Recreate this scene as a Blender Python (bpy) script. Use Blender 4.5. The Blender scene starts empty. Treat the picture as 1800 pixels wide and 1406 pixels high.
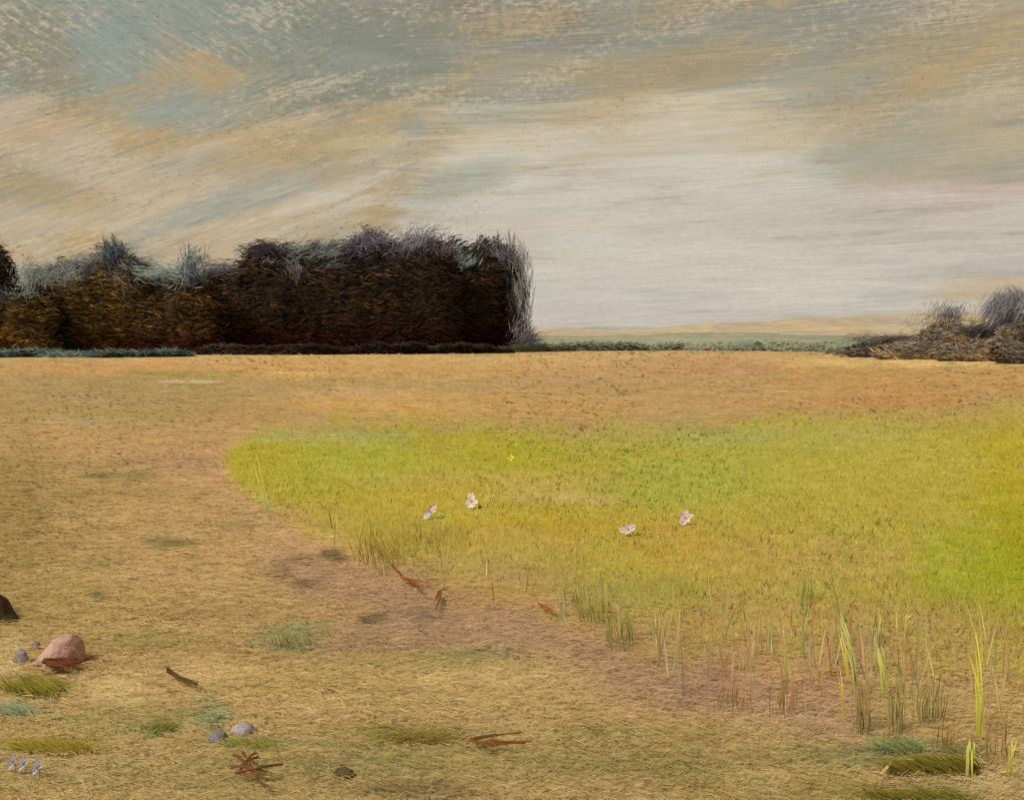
import bpy, math, random
import numpy as np
from mathutils import Vector

# ------------------------------------------------------------------ camera, sky, sun, exposure
S = bpy.context.scene
COL = S.collection
F, CX, CY, HORIZON, EYE = 1930.0, 900.0, 703.0, 600.0, 1.2
PITCH = math.atan((CY - HORIZON) / F)
cam_d = bpy.data.cameras.new('camera')
cam_d.sensor_width = 36.0
cam_d.lens = 36.0 * F / 1800.0
cam_d.clip_start, cam_d.clip_end = 0.05, 12000.0
cam = bpy.data.objects.new('camera', cam_d)
cam.location = (0, 0, EYE)
cam.rotation_euler = (math.pi / 2 - PITCH, 0, 0)
COL.objects.link(cam)
S.camera = cam

S.view_settings.view_transform = 'Standard'
S.view_settings.look = 'None'
EXPOSURE = 0.8
S.view_settings.exposure = EXPOSURE
S.view_settings.gamma = 1.0
GAIN = 2 ** EXPOSURE

SUN_EL, SUN_AZ = math.radians(46), math.radians(-128)     # azimuth clockwise from +Y: behind the painter's left shoulder
sd = Vector((math.sin(SUN_AZ) * math.cos(SUN_EL), math.cos(SUN_AZ) * math.cos(SUN_EL), math.sin(SUN_EL)))
sun_d = bpy.data.lights.new('sun', 'SUN')
sun_d.energy, sun_d.angle, sun_d.color = 1.5, math.radians(12), (1.0, 0.95, 0.87)
sun = bpy.data.objects.new('sun', sun_d)
sun.rotation_euler = sd.to_track_quat('Z', 'Y').to_euler()
sun.location = sd * 200
COL.objects.link(sun)


def lin(c):
    c = np.asarray(c, float) / 255.0
    return np.where(c <= 0.04045, c / 12.92, ((c + 0.055) / 1.055) ** 2.4)


def ray(px, py):
    dx = (np.asarray(px, float) - CX) / F
    dy = -(np.asarray(py, float) - CY) / F
    c, s = math.cos(PITCH), math.sin(PITCH)
    return np.stack([dx, c + dy * s, -s + dy * c], -1)


def on_ground(px, py):
    d = ray(px, py)
    t = EYE / np.maximum(-d[..., 2], 1e-6)
    return d[..., 0] * t, d[..., 1] * t


def at_dist(px, py, Y):
    d = ray(px, py)
    t = Y / d[..., 1]
    return np.array([d[..., 0] * t, Y, EYE + d[..., 2] * t])


def to_pix(x, y, z):
    c, s = math.cos(PITCH), math.sin(PITCH)
    q = z - EYE
    dep = np.maximum(y * c - q * s, 1e-3)
    return CX + F * x / dep, CY - F * (y * s + q * c) / dep


# node helpers
class Nodes:
    def __init__(self, tree):
        self.t = tree
        tree.nodes.clear()

    def new(self, kind, **kw):
        n = self.t.nodes.new(kind)
        for k, v in kw.items():
            setattr(n, k, v)
        return n

    def set(self, sock, v):
        if isinstance(v, bpy.types.NodeSocket):
            self.t.links.new(v, sock)
        else:
            sock.default_value = v

    def math(self, op, a, b=0.0, clamp=False):
        n = self.new('ShaderNodeMath', operation=op, use_clamp=clamp)
        self.set(n.inputs[0], a)
        self.set(n.inputs[1], b)
        return n.outputs[0]

    def mapping(self, v, loc=(0, 0, 0), rot=0.0, scale=(1, 1, 1), kind='POINT'):
        n = self.new('ShaderNodeMapping', vector_type=kind)
        self.set(n.inputs['Vector'], v)
        n.inputs['Location'].default_value = loc
        n.inputs['Rotation'].default_value = (0, 0, rot)
        n.inputs['Scale'].default_value = scale
        return n.outputs[0]

    def streak(self, v, rot, scale, loc=(0, 0, 0)):
        return self.mapping(self.mapping(v, loc=loc, rot=rot), scale=scale)

    def noise(self, v, scale, detail=3.0, rough=0.55, dist=0.0):
        n = self.new('ShaderNodeTexNoise')
        self.set(n.inputs['Vector'], v)
        n.inputs['Scale'].default_value = scale
        n.inputs['Detail'].default_value = detail
        n.inputs['Roughness'].default_value = rough
        n.inputs['Distortion'].default_value = dist
        return n.outputs['Fac']

    def remap(self, v, a, b, c=0.0, d=1.0, smooth=True):
        n = self.new('ShaderNodeMapRange', interpolation_type='SMOOTHSTEP' if smooth else 'LINEAR')
        self.set(n.inputs[0], v)
        for i, q in enumerate((a, b, c, d)):
            n.inputs[1 + i].default_value = q
        return n.outputs[0]

    def mix(self, fac, a, b, mode='MIX'):
        n = self.new('ShaderNodeMix', data_type='RGBA', blend_type=mode)
        self.set(n.inputs['Factor'], fac)
        self.set(n.inputs['A'], a)
        self.set(n.inputs['B'], b)
        return n.outputs['Result']


def rgba(c, k=1.0):
    v = lin(c) * k
    return (float(v[0]), float(v[1]), float(v[2]), 1.0)


def build_sky():
    W = bpy.data.worlds.new('World')
    S.world = W
    W.use_nodes = True
    N = Nodes(W.node_tree)
    out = N.new('ShaderNodeOutputWorld')
    bg = N.new('ShaderNodeBackground')
    STR = 0.1
    bg.inputs['Strength'].default_value = STR
    N.t.links.new(bg.outputs[0], out.inputs[0])
    K = 1.0 / (STR * GAIN)
    geo = N.new('ShaderNodeTexCoord')
    sep = N.new('ShaderNodeSeparateXYZ')
    N.t.links.new(geo.outputs['Generated'], sep.inputs[0])
    az = N.math('ARCTAN2', sep.outputs[0], sep.outputs[1])
    el = N.math('ARCSINE', sep.outputs[2])
    comb = N.new('ShaderNodeCombineXYZ')
    N.t.links.new(az, comb.inputs[0])
    N.t.links.new(el, comb.inputs[1])
    P = comb.outputs[0]                                   # (azimuth, elevation) in radians

    sky = N.new('ShaderNodeTexSky', sky_type='NISHITA')
    sky.sun_disc = False
    sky.sun_elevation = SUN_EL
    sky.sun_rotation = SUN_AZ
    sky.dust_density = 3.0

    # wind-combed grain: level to the right, rising to the right on the left, falling at the upper left
    flat = N.noise(N.streak(P, -0.02, (5, 75, 1)), 1.0, 5, 0.62, 0.5)
    rise = N.noise(N.streak(P, -0.36, (8, 75, 1)), 1.0, 5, 0.62, 0.6)
    fall = N.noise(N.streak(P, 0.5, (9, 75, 1)), 1.0, 5, 0.62, 0.5)
    side = N.remap(az, -0.22, -0.02)
    high = N.remap(el, 0.17, 0.27)
    wob = N.noise(N.mapping(P, scale=(4, 9, 1)), 1.0, 2)
    highl = N.math('MULTIPLY', high, N.math('SUBTRACT', 1.0, N.remap(az, -0.35, -0.02)))
    highl = N.remap(N.math('ADD', highl, N.math('SUBTRACT', wob, 0.5)), 0.3, 0.7)

    def blend(f, a, b):
        n = N.new('ShaderNodeMix', data_type='FLOAT')
        N.set(n.inputs['Factor'], f); N.set(n.inputs['A'], a); N.set(n.inputs['B'], b)
        return n.outputs['Result']
    left = blend(highl, rise, fall)
    grain = blend(side, left, flat)
    big = N.noise(N.streak(P, -0.15, (7, 16, 1)), 1.0, 4, 0.6, 0.6)
    edge = N.math('ADD', N.math('MULTIPLY', N.math('SUBTRACT', grain, 0.5), 1.5),
                  N.math('MULTIPLY', N.math('SUBTRACT', big, 0.5), 1.3))

    base = N.mix(0.93, sky.outputs[0], rgba((152, 148, 131), K))
    col = base
    TEAL, OCH, PINK, PALE, GREY, GRN = (150, 158, 147), (189, 161, 117), (198, 180, 156), (204, 196, 181), (140, 134, 119), (146, 145, 126)
    # px, py, rx, ry, tilt (deg, + rises to the right), colour, strength: the cloud banks, given by their directions
    banks = [
        (900, 300, 1400, 260, 0, (176, 163, 138), .8),
        (300, 60, 420, 110, -8, TEAL, .75), (1000, 20, 420, 90, 0, GREY, .85), (1400, 60, 500, 110, -6, (154, 150, 134), .8),
        (560, 150, 260, 150, 10, GRN, .85), (250, 190, 270, 120, 4, OCH, .8), (170, 90, 170, 70, -20, TEAL, .9),
        (40, 60, 90, 80, 0, (146, 138, 116), .5), (30, 200, 120, 140, -25, (139, 136, 116), .75),
        (90, 260, 200, 70, -22, PINK, .8), (330, 190, 180, 40, 0, TEAL, .6), (650, 110, 300, 90, -14, (136, 139, 124), .8),
        (820, 180, 260, 60, 14, (168, 148, 108), .75), (430, 320, 420, 75, 20, PINK, .85), (160, 390, 300, 80, 14, (199, 180, 153), .9),
        (480, 330, 430, 34, 22, TEAL, .6), (720, 220, 380, 40, 14, (152, 156, 141), .7), (640, 390, 300, 70, 20, OCH, .9),
        (420, 420, 330, 50, 14, (197, 177, 146), .8), (90, 470, 170, 70, 5, (187, 160, 115), .8), (800, 410, 220, 60, 10, (197, 182, 159), .8),
        (1150, 150, 500, 80, 3, (162, 156, 137), .8), (1480, 180, 260, 70, 0, (168, 166, 150), .75), (1180, 120, 260, 40, 4, (172, 152, 116), .6),
        (1180, 255, 560, 80, 0, (205, 191, 163), .95), (1240, 310, 480, 40, 0, (196, 183, 158), .7), (1150, 420, 620, 190, 0, PALE, .98),
        (1200, 400, 420, 60, 0, (201, 189, 174), .7), (1030, 520, 420, 80, 0, (197, 191, 179), .9), (1560, 280, 150, 50, 0, (176, 182, 170), .8),
        (1050, 425, 100, 14, 0, (200, 198, 188), .7), (800, 320, 130, 30, 12, (158, 166, 152), .6),
        (1700, 130, 260, 200, 10, (178, 161, 128), .8), (1720, 270, 220, 90, 5, (181, 169, 144), .85), (1600, 60, 200, 60, -5, (160, 150, 126), .5),
        (1560, 240, 120, 60, 0, (165, 160, 140), .6), (1700, 370, 220, 60, -4, (193, 174, 158), .9), (1500, 470, 460, 110, 0, (194, 186, 174), .95),
        (1700, 470, 260, 70, 0, (191, 182, 169), .85), (1760, 530, 110, 50, 0, (194, 170, 128), .6), (1450, 545, 280, 20, 0, (198, 192, 180), .8),
        (1560, 570, 300, 22, 0, (196, 168, 118), .7), (960, 560, 120, 40, 0, (192, 181, 172), .8),
        (500, 80, 300, 40, -14, (150, 152, 137), .5), (60, 330, 160, 40, -10, (178, 158, 120), .7), (560, 250, 200, 40, 16, (186, 160, 114), .6), (1540, 400, 330, 60, 0, (199, 189, 175), .9), (1130, 550, 420, 44, 0, (201, 193, 180), .85), (1240, 470, 420, 70, 0, (206, 198, 183), .85),
    ]
    for (px, py, rx, ry, tilt, c, a) in banks:
        d = ray(px, py)
        A, E = math.atan2(d[0], d[1]), math.asin(d[2] / np.linalg.norm(d))
        m = N.mapping(P, loc=(A, E, 0), rot=math.radians(tilt), scale=(rx * 1.25 / F, ry * 1.25 / F, 1), kind='TEXTURE')
        g = N.new('ShaderNodeTexGradient', gradient_type='SPHERICAL')
        N.set(g.inputs[0], m)
        f = N.math('ADD', g.outputs['Fac'], edge)
        gate = N.remap(g.outputs['Fac'], 0.0, 0.18)
        f = N.math('MULTIPLY', N.remap(f, 0.08, 0.62, 0.0, a), gate)
        col = N.mix(f, col, rgba(c, K))
    # thin breaks in the cloud where warmer, deeper cloud shows, and fine combed light and dark
    fine_f = N.noise(N.streak(P, -0.03, (20, 680, 1)), 1.0, 4, 0.75)
    fine_l = N.noise(N.streak(P, -0.36, (44, 420, 1)), 1.0, 4, 0.75)
    fine_d = N.noise(N.streak(P, 0.5, (44, 420, 1)), 1.0, 4, 0.75)
    fine = blend(side, blend(highl, fine_l, fine_d), fine_f)
    mott = N.noise(N.streak(P, -0.1, (150, 230, 1)), 1.0, 4, 0.75)          # crumbled small breaks
    cover = N.math('SUBTRACT', 1.0, N.math('MULTIPLY', N.remap(az, -0.08, 0.05), N.remap(el, 0.22, 0.13)))
    cover = N.math('MAXIMUM', cover, N.math('MULTIPLY', N.remap(az, 0.36, 0.46, 0, .55), N.remap(el, 0.15, 0.21)))

    def layer(col, seed, rot, scale, lo, hi, amt, c):
        a = N.noise(N.streak(P, rot, scale, seed), 1.0, 3, 0.6, 0.4)
        v = N.math('ADD', N.math('MULTIPLY', a, 1.0), N.math('MULTIPLY', N.math('SUBTRACT', mott, 0.5), 0.85))
        v = N.math('ADD', v, N.math('MULTIPLY', N.math('SUBTRACT', fine, 0.5), 0.45))
        return N.mix(N.math('MULTIPLY', N.remap(v, lo, hi, 0, amt), cover), col, rgba(c, K))
    col = layer(col, (3, 7, 0), -0.25, (7, 20, 1), 0.50, 0.70, .45, (153, 161, 149))
    col = layer(col, (9, 2, 0), -0.2, (6, 18, 1), 0.52, 0.68, .55, (188, 160, 115))
    col = layer(col, (14, 5, 0), -0.3, (6, 20, 1), 0.53, 0.72, .6, (196, 181, 156))
    amp = N.remap(fine, 0.28, 0.72, 0.80, 1.16, False)
    amp2 = N.remap(grain, 0.3, 0.7, 0.93, 1.06, False)
    pale = N.math('SUBTRACT', 1.0, cover)
    amp = blend(N.math('MULTIPLY', pale, 0.3), amp, 1.02)
    tone = N.math('MULTIPLY', N.math('MULTIPLY', amp, amp2), N.remap(mott, 0.3, 0.7, 0.93, 1.06, False))
    hsv = N.new('ShaderNodeHueSaturation')
    N.set(hsv.inputs['Color'], col)
    N.set(hsv.inputs['Value'], tone)
    pits = N.noise(N.streak(P, -0.1, (180, 420, 1), (1, 2, 0)), 1.0, 2, 0.6)
    pg = N.noise(N.streak(P, -0.3, (6, 14, 1), (5, 1, 0)), 1.0, 2, 0.5)
    pit = N.math('MULTIPLY', N.remap(pits, 0.58, 0.68), N.remap(pg, 0.42, 0.60, 0.02, 0.36))
    pit = N.math('MULTIPLY', pit, N.math('ADD', 0.3, N.math('MULTIPLY', cover, 0.7)))
    fin = N.mix(pit, hsv.outputs[0], rgba((92, 84, 66), K))
    N.set(bg.inputs['Color'], fin)


build_sky()

# ------------------------------------------------------------------ small toolkit
rng = np.random.default_rng(7)
random.seed(7)


def _hash(ix, iy, seed):
    h = (ix.astype(np.int64) * 374761393 + iy.astype(np.int64) * 668265263 + seed * 1442695041) & 0xFFFFFFFF
    h = ((h ^ (h >> 13)) * 1274126177) & 0xFFFFFFFF
    return ((h ^ (h >> 16)) & 0xFFFF) / 65535.0


def vnoise(x, y, seed=0):
    x, y = np.asarray(x, float), np.asarray(y, float)
    ix, iy = np.floor(x), np.floor(y)
    fx, fy = x - ix, y - iy
    fx, fy = fx * fx * (3 - 2 * fx), fy * fy * (3 - 2 * fy)
    a, b = _hash(ix, iy, seed), _hash(ix + 1, iy, seed)
    c, d = _hash(ix, iy + 1, seed), _hash(ix + 1, iy + 1, seed)
    return (a * (1 - fx) + b * fx) * (1 - fy) + (c * (1 - fx) + d * fx) * fy


def fbm(x, y, seed=0, n=4, g=0.55):
    s, a, t = 0.0, 1.0, 0.0
    for i in range(n):
        s = s + a * vnoise(np.asarray(x) * 2 ** i, np.asarray(y) * 2 ** i, seed + i * 17)
        t += a
        a *= g
    return s / t


def sstep(a, b, x):
    t = np.clip((x - a) / (b - a), 0, 1)
    return t * t * (3 - 2 * t)


def new_mesh(name, verts, faces, mat, parent=None, colors=None, smooth=False, normals=None):
    """verts (n,3) array, faces: (m,k) array or list of tuples, colors (n,3) linear"""
    verts = np.asarray(verts, float)
    me = bpy.data.meshes.new(name)
    if isinstance(faces, np.ndarray):
        m, k = faces.shape
        me.vertices.add(len(verts))
        me.vertices.foreach_set('co', verts.astype(np.float32).ravel())
        me.loops.add(m * k)
        me.loops.foreach_set('vertex_index', faces.astype(np.int32).ravel())
        me.polygons.add(m)
        me.polygons.foreach_set('loop_start', np.arange(0, m * k, k, dtype=np.int32))
        me.polygons.foreach_set('loop_total', np.full(m, k, dtype=np.int32))
        me.update(calc_edges=True)
    else:
        me.from_pydata([tuple(v) for v in verts], [], faces)
        me.update()
    if colors is not None:
        at = me.color_attributes.new('tint', 'FLOAT_COLOR', 'POINT')
        c4 = np.ones((len(verts), 4), np.float32)
        c4[:, :3] = colors
        at.data.foreach_set('color', c4.ravel())
    if smooth:
        me.polygons.foreach_set('use_smooth', np.ones(len(me.polygons), bool))
    if normals is not None:
        me.polygons.foreach_set('use_smooth', np.ones(len(me.polygons), bool))
        nn = np.asarray(normals, np.float32)
        nn = nn / np.maximum(np.linalg.norm(nn, axis=1)[:, None], 1e-6)
        me.normals_split_custom_set_from_vertices(nn.tolist())
    me.materials.append(mat)
    o = bpy.data.objects.new(name, me)
    COL.objects.link(o)
    if parent:
        o.parent = parent
    return o


def tag(o, label, cat, group=None):
    o['label'] = label
    o['category'] = cat
    if group:
        o['group'] = group
    return o


def empty(name, loc, label, cat, group=None):
    o = bpy.data.objects.new(name, None)
    o.empty_display_size = 0.1
    o.location = loc
    COL.objects.link(o)
    return tag(o, label, cat, group)


def tint_material(name, rough=0.9, var=0.25, scale=20.0, bump=0.0, stretch=(1, 1, 1), spec=0.2, thin=0.0, specks=None):
    """procedural material: the mesh's own tint broken up by noise in the place's coordinates"""
    m = bpy.data.materials.new(name)
    m.use_nodes = True
    N = Nodes(m.node_tree)
    out = N.new('ShaderNodeOutputMaterial')
    b = N.new('ShaderNodeBsdfPrincipled')
    at = N.new('ShaderNodeVertexColor', layer_name='tint')
    tc = N.new('ShaderNodeTexCoord')
    v = N.mapping(tc.outputs['Object'], scale=stretch)
    n1 = N.noise(v, scale, 5, 0.65)
    n2 = N.noise(v, scale * 0.13, 3, 0.6)
    f = N.math('MULTIPLY', N.remap(n1, 0.25, 0.75, 1 - var, 1 + var, False), N.remap(n2, 0.3, 0.7, 1 - var * 0.5, 1 + var * 0.5, False))
    hsv = N.new('ShaderNodeHueSaturation')
    N.set(hsv.inputs['Color'], at.outputs[0])
    gr = N.noise(tc.outputs['Object'], scale * 7.0, 2, 0.7)
    N.set(hsv.inputs['Value'], N.math('MULTIPLY', f, N.remap(gr, 0.3, 0.7, 1 - var * 0.9, 1 + var * 0.9, False)))
    colr = hsv.outputs[0]
    if specks:
        for (sc, lo, hi, amt, c) in specks:
            s1 = N.noise(N.mapping(tc.outputs['Object'], loc=(sc, 3, 0), scale=stretch), sc, 3, 0.6)
            colr = N.mix(N.remap(s1, lo, hi, 0, amt), colr, rgba(c))
    N.set(b.inputs['Base Color'], colr)
    b.inputs['Roughness'].default_value = rough
    b.inputs['Specular IOR Level'].default_value = spec
    if bump:
        bp = N.new('ShaderNodeBump')
        bp.inputs['Strength'].default_value = bump
        bp.inputs['Distance'].default_value = 0.02
        N.set(bp.inputs['Height'], n1)
        N.t.links.new(bp.outputs[0], b.inputs['Normal'])
    N.t.links.new(b.outputs[0], out.inputs[0])
    return m


GROUND_K, LEAF_K, BLADE_K = 0.77, 0.62, 0.8
M_soil = tint_material('dry_soil', 0.95, 0.16, 26.0, 0.5, (0.45, 1, 1), 0.1,
                       specks=[(95, 0.60, 0.70, 0.45, (88, 66, 34)), (38, 0.62, 0.72, 0.35, (96, 74, 38)), (60, 0.64, 0.74, 0.35, (205, 172, 118))])
M_meadow = tint_material('meadow_turf', 0.95, 0.16, 30.0, 0.4, (0.5, 1, 1), 0.1,
                         specks=[(70, 0.60, 0.70, 0.45, (86, 76, 18)), (24, 0.62, 0.72, 0.3, (92, 84, 20))])
M_blade = tint_material('grass_blade', 0.75, 0.10, 40.0, 0, (1, 1, 1), 0.2)
M_straw = tint_material('dry_straw', 0.85, 0.12, 40.0, 0, (1, 1, 1), 0.15)
M_leaf = tint_material('dark_foliage', 0.8, 0.25, 0.9, 0, (1, 1, 1), 0.15)
M_bark = tint_material('bark', 0.95, 0.3, 5.0, 0.6, (1, 1, 0.3), 0.1)
M_hill = tint_material('far_hill', 0.95, 0.18, 0.05, 0, (0.3, 1, 1), 0.0)
M_stone = tint_material('stone', 0.85, 0.22, 22.0, 0.8, (1, 1, 1), 0.25,
                        specks=[(70, 0.58, 0.68, 0.45, (96, 70, 60))])
M_petal = tint_material('petal', 0.7, 0.06, 60.0, 0.0, (1, 1, 1), 0.2, specks=[(200, 0.64, 0.72, 0.25, (140, 116, 106))])
M_twig = tint_material('rusty_twig', 0.9, 0.35, 60.0, 0.4, (1, 1, 1), 0.15)

# ------------------------------------------------------------------ the colours of the land
UPX = [380, 400, 430, 480, 600, 700, 850, 1000, 1200, 1400, 1600, 1800, 2400]
UPY = [795, 778, 762, 748, 738, 733, 737, 746, 742, 728, 716, 704, 690]
LOX = [380, 400, 420, 470, 520, 600, 700, 800, 900, 980, 1050, 1150, 1250, 1400, 1600, 1800, 2400]
LOY = [800, 840, 862, 893, 916, 950, 984, 1010, 1026, 1048, 1072, 1098, 1110, 1118, 1136, 1170, 1220]

FIELD = [   # px, py, rx, ry, colour, strength: patches of soil, stubble and weeds on the open field
    (900, 632, 1200, 16, (190, 148, 92), .8), (250, 652, 330, 16, (186, 130, 74), .8), (700, 650, 420, 22, (186, 138, 78), .8),
    (180, 690, 260, 34, (152, 124, 78), .8), (330, 660, 120, 8, (150, 128, 62), .8), (330, 671, 60, 3, (188, 170, 140), .7),
    (1250, 645, 170, 22, (174, 126, 84), .8), (1050, 660, 220, 24, (172, 130, 84), .7), (1600, 672, 280, 34, (178, 126, 70), .8),
    (1650, 637, 260, 10, (200, 162, 96), .9), (700, 712, 200, 26, (192, 142, 74), .75), (950, 715, 180, 24, (186, 134, 74), .7),
    (1450, 705, 260, 18, (178, 122, 66), .8), (1250, 700, 240, 24, (172, 134, 82), .7), (520, 660, 70, 8, (198, 150, 82), .6),
    (620, 690, 90, 10, (176, 140, 104), .5), (160, 740, 90, 10, (160, 150, 128), .5), (320, 752, 60, 6, (160, 146, 124), .5),
    (250, 730, 200, 20, (150, 124, 64), .6), (100, 780, 130, 50, (176, 134, 84), .7), (420, 740, 120, 30, (168, 124, 74), .6),
    (300, 800, 300, 60, (174, 132, 82), .8), (410, 830, 120, 60, (180, 134, 96), .8), (240, 815, 130, 14, (154, 116, 78), .6),
    (205, 835, 70, 9, (120, 104, 58), .8), (250, 870, 120, 10, (140, 112, 64), .6), (120, 900, 200, 70, (160, 126, 70), .7),
    (350, 930, 240, 60, (176, 138, 86), .8), (310, 955, 50, 9, (112, 98, 56), .8), (170, 990, 70, 10, (124, 106, 56), .6),
    (430, 930, 60, 12, (138, 108, 66), .6), (30, 920, 70, 180, (140, 112, 60), .7), (500, 960, 120, 40, (184, 142, 96), .8),
    (560, 1000, 110, 40, (158, 116, 80), .85), (620, 960, 90, 40, (186, 140, 92), .7), (700, 1060, 180, 50, (168, 124, 86), .85),
    (880, 1060, 140, 32, (170, 126, 74), .8), (800, 1110, 220, 30, (158, 120, 90), .8), (620, 1130, 160, 20, (146, 112, 80), .7),
    (950, 1110, 130, 32, (176, 132, 88), .7), (300, 1060, 300, 70, (172, 136, 82), .8), (100, 1060, 130, 80, (158, 128, 70), .7),
    (230, 1130, 140, 24, (140, 120, 62), .6), (390, 1080, 140, 14, (150, 118, 70), .6), (1130, 1180, 120, 50, (146, 106, 70), .85),
    (1230, 1200, 110, 50, (150, 104, 68), .85), (1400, 1200, 180, 60, (172, 124, 82), .7), (1470, 1230, 60, 80, (160, 110, 74), .7),
    (1060, 1230, 180, 40, (166, 126, 78), .7), (850, 1150, 60, 10, (100, 104, 58), .7), (720, 1160, 200, 14, (142, 126, 70), .6),
    (850, 1210, 320, 50, (162, 132, 76), .7), (500, 1200, 240, 50, (164, 132, 74), .7), (200, 1220, 70, 26, (196, 168, 112), .55),
    (510, 1120, 62, 28, (124, 122, 78), .85), (60, 1212, 75, 22, (104, 94, 22), .85), (30, 1250, 50, 16, (104, 124, 96), .8),
    (220, 1270, 170, 30, (130, 116, 62), .6), (280, 1285, 40, 14, (88, 92, 30), .8), (375, 1262, 30, 36, (112, 118, 78), .75),
    (440, 1308, 90, 20, (116, 112, 42), .8), (580, 1310, 120, 12, (120, 112, 64), .6), (100, 1315, 95, 18, (130, 110, 24), .9),
    (720, 1290, 110, 20, (120, 100, 34), .8), (760, 1310, 160, 30, (128, 108, 46), .6), (500, 1370, 500, 34, (132, 112, 60), .6),
    (1000, 1330, 320, 40, (146, 122, 66), .6), (1200, 1290, 240, 30, (146, 118, 60), .6), (1180, 1350, 160, 20, (120, 102, 44), .7),
    (740, 1396, 110, 16, (92, 62, 34), .8), (130, 1345, 120, 26, (160, 136, 84), .5), (1600, 1330, 200, 24, (124, 116, 62), .6),
    (1580, 1305, 70, 16, (84, 120, 84), .8), (1640, 1340, 90, 18, (92, 84, 14), .9), (1500, 1320, 90, 20, (110, 110, 64), .6),
    (1620, 1392, 130, 14, (90, 86, 18), .85), (1350, 1380, 220, 22, (128, 104, 44), .7), (1740, 1372, 60, 18, (196, 168, 118), .8),
    (1330, 1365, 70, 26, (174, 146, 92), .6), (1780, 1330, 40, 40, (184, 152, 98), .7), (1620, 1250, 200, 50, (160, 128, 70), .7),
    (10, 1075, 26, 22, (84, 64, 34), .8), (310, 1010, 240, 20, (178, 142, 90), .6), (20, 1150, 30, 40, (190, 164, 110), .6),
    (498, 1000, 24, 15, (96, 70, 46), .95), (588, 976, 26, 11, (100, 74, 48), .95), (540, 1022, 34, 11, (104, 76, 50), .95), (520, 985, 14, 8, (112, 84, 58), .8),
    (662, 1086, 28, 12, (98, 76, 52), .95), (738, 1082, 28, 12, (98, 78, 54), .95), (700, 1074, 16, 5, (116, 90, 64), .7), (1110, 1190, 60, 30, (136, 98, 70), .7),
    (1210, 1215, 60, 36, (138, 98, 70), .7), (700, 1290, 150, 14, (122, 104, 42), .7), (900, 1340, 260, 16, (130, 112, 54), .7), (600, 1345, 200, 14, (124, 108, 58), .6),
    (1250, 1330, 260, 22, (128, 106, 48), .6), (1000, 1280, 300, 10, (136, 116, 60), .6), (350, 1180, 120, 16, (182, 150, 96), .6), (870, 1190, 180, 14, (182, 148, 94), .6),
    (175, 1048, 14, 10, (120, 98, 56), .8), (550, 1250, 14, 10, (192, 164, 106), .7),
]
GREEN = [   # the meadow's patches
    (800, 790, 480, 60, (158, 142, 36), .9), (470, 800, 110, 60, (160, 143, 24), .95), (560, 850, 150, 60, (160, 146, 30), .8),
    (520, 765, 150, 20, (158, 152, 76), .8), (660, 775, 80, 24, (150, 142, 74), .7), (640, 815, 150, 40, (158, 150, 36), .9),
    (900, 800, 130, 50, (158, 146, 26), .9), (900, 850, 260, 24, (176, 150, 62), .7), (1000, 910, 340, 30, (172, 148, 44), .8),
    (960, 930, 200, 30, (172, 142, 26), .8), (1000, 880, 200, 10, (182, 152, 84), .6), (1080, 945, 260, 24, (170, 140, 40), .7),
    (1100, 760, 200, 30, (158, 142, 58), .8), (1350, 800, 260, 70, (158, 148, 46), .9), (1300, 770, 200, 20, (152, 146, 66), .7),
    (1530, 775, 90, 30, (158, 148, 78), .7), (1600, 830, 320, 70, (166, 150, 46), .85), (1300, 870, 200, 40, (158, 150, 44), .8),
    (1450, 900, 300, 60, (166, 148, 44), .8), (1250, 980, 220, 60, (174, 142, 46), .85), (1450, 1000, 200, 50, (170, 142, 60), .7),
    (1700, 740, 180, 24, (164, 138, 56), .8), (1780, 880, 80, 160, (164, 146, 20), .85), (1750, 1010, 110, 90, (148, 146, 18), .95),
    (1790, 960, 50, 80, (150, 140, 10), .8), (1660, 1010, 60, 60, (150, 146, 28), .8), (1720, 1080, 120, 50, (154, 140, 34), .8),
    (1440, 1090, 260, 40, (168, 136, 58), .8), (1600, 1120, 220, 50, (164, 134, 60), .8), (1150, 1050, 120, 40, (150, 136, 46), .8),
    (1050, 1060, 70, 40, (144, 132, 54), .8), (850, 960, 180, 30, (172, 142, 52), .8), (720, 950, 90, 40, (150, 128, 38), .8),
    (660, 930, 90, 30, (160, 136, 40), .7), (880, 1000, 160, 26, (164, 136, 62), .8), (960, 1020, 100, 34, (156, 130, 54), .7),
    (560, 910, 80, 24, (174, 136, 64), .7), (1250, 1090, 160, 40, (166, 134, 58), .8), (1180, 850, 120, 40, (150, 150, 44), .6),
    (640, 900, 140, 30, (168, 146, 40), .7), (780, 880, 120, 30, (172, 144, 34), .7),
]


def meadow_mask(px, py):
    wob = (fbm(px / 60, py / 26, 5, 4) - 0.5)
    up = np.interp(px, UPX, UPY)
    lo = np.interp(px, LOX, LOY)
    wid = np.interp(px, [380, 600, 1000, 1200, 1800], [14, 34, 62, 95, 105])
    a = sstep(-18, 34, py - up + wob * 56)
    b = sstep(wid, -wid, py - lo + wob * (30 + wid))
    c = sstep(362, 430, px + wob * 80)
    return a * b * c


def patches(px, py, base, lst, seed):
    col = np.tile(np.asarray(base, float), (len(px), 1))
    e = (fbm(px / 70, py / 17, seed, 5, 0.65) - 0.5) * 1.5 + (fbm(px / 22, py / 5, seed + 3, 3) - 0.5) * 0.9
    for (cx, cy, rx, ry, c, a) in lst:
        d = np.sqrt(((px - cx) / rx) ** 2 + ((py - cy) / ry) ** 2) + e
        w = a * sstep(1.35, 0.35, d)[:, None]
        col = col * (1 - w) + np.asarray(c, float) * w
    return col


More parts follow.
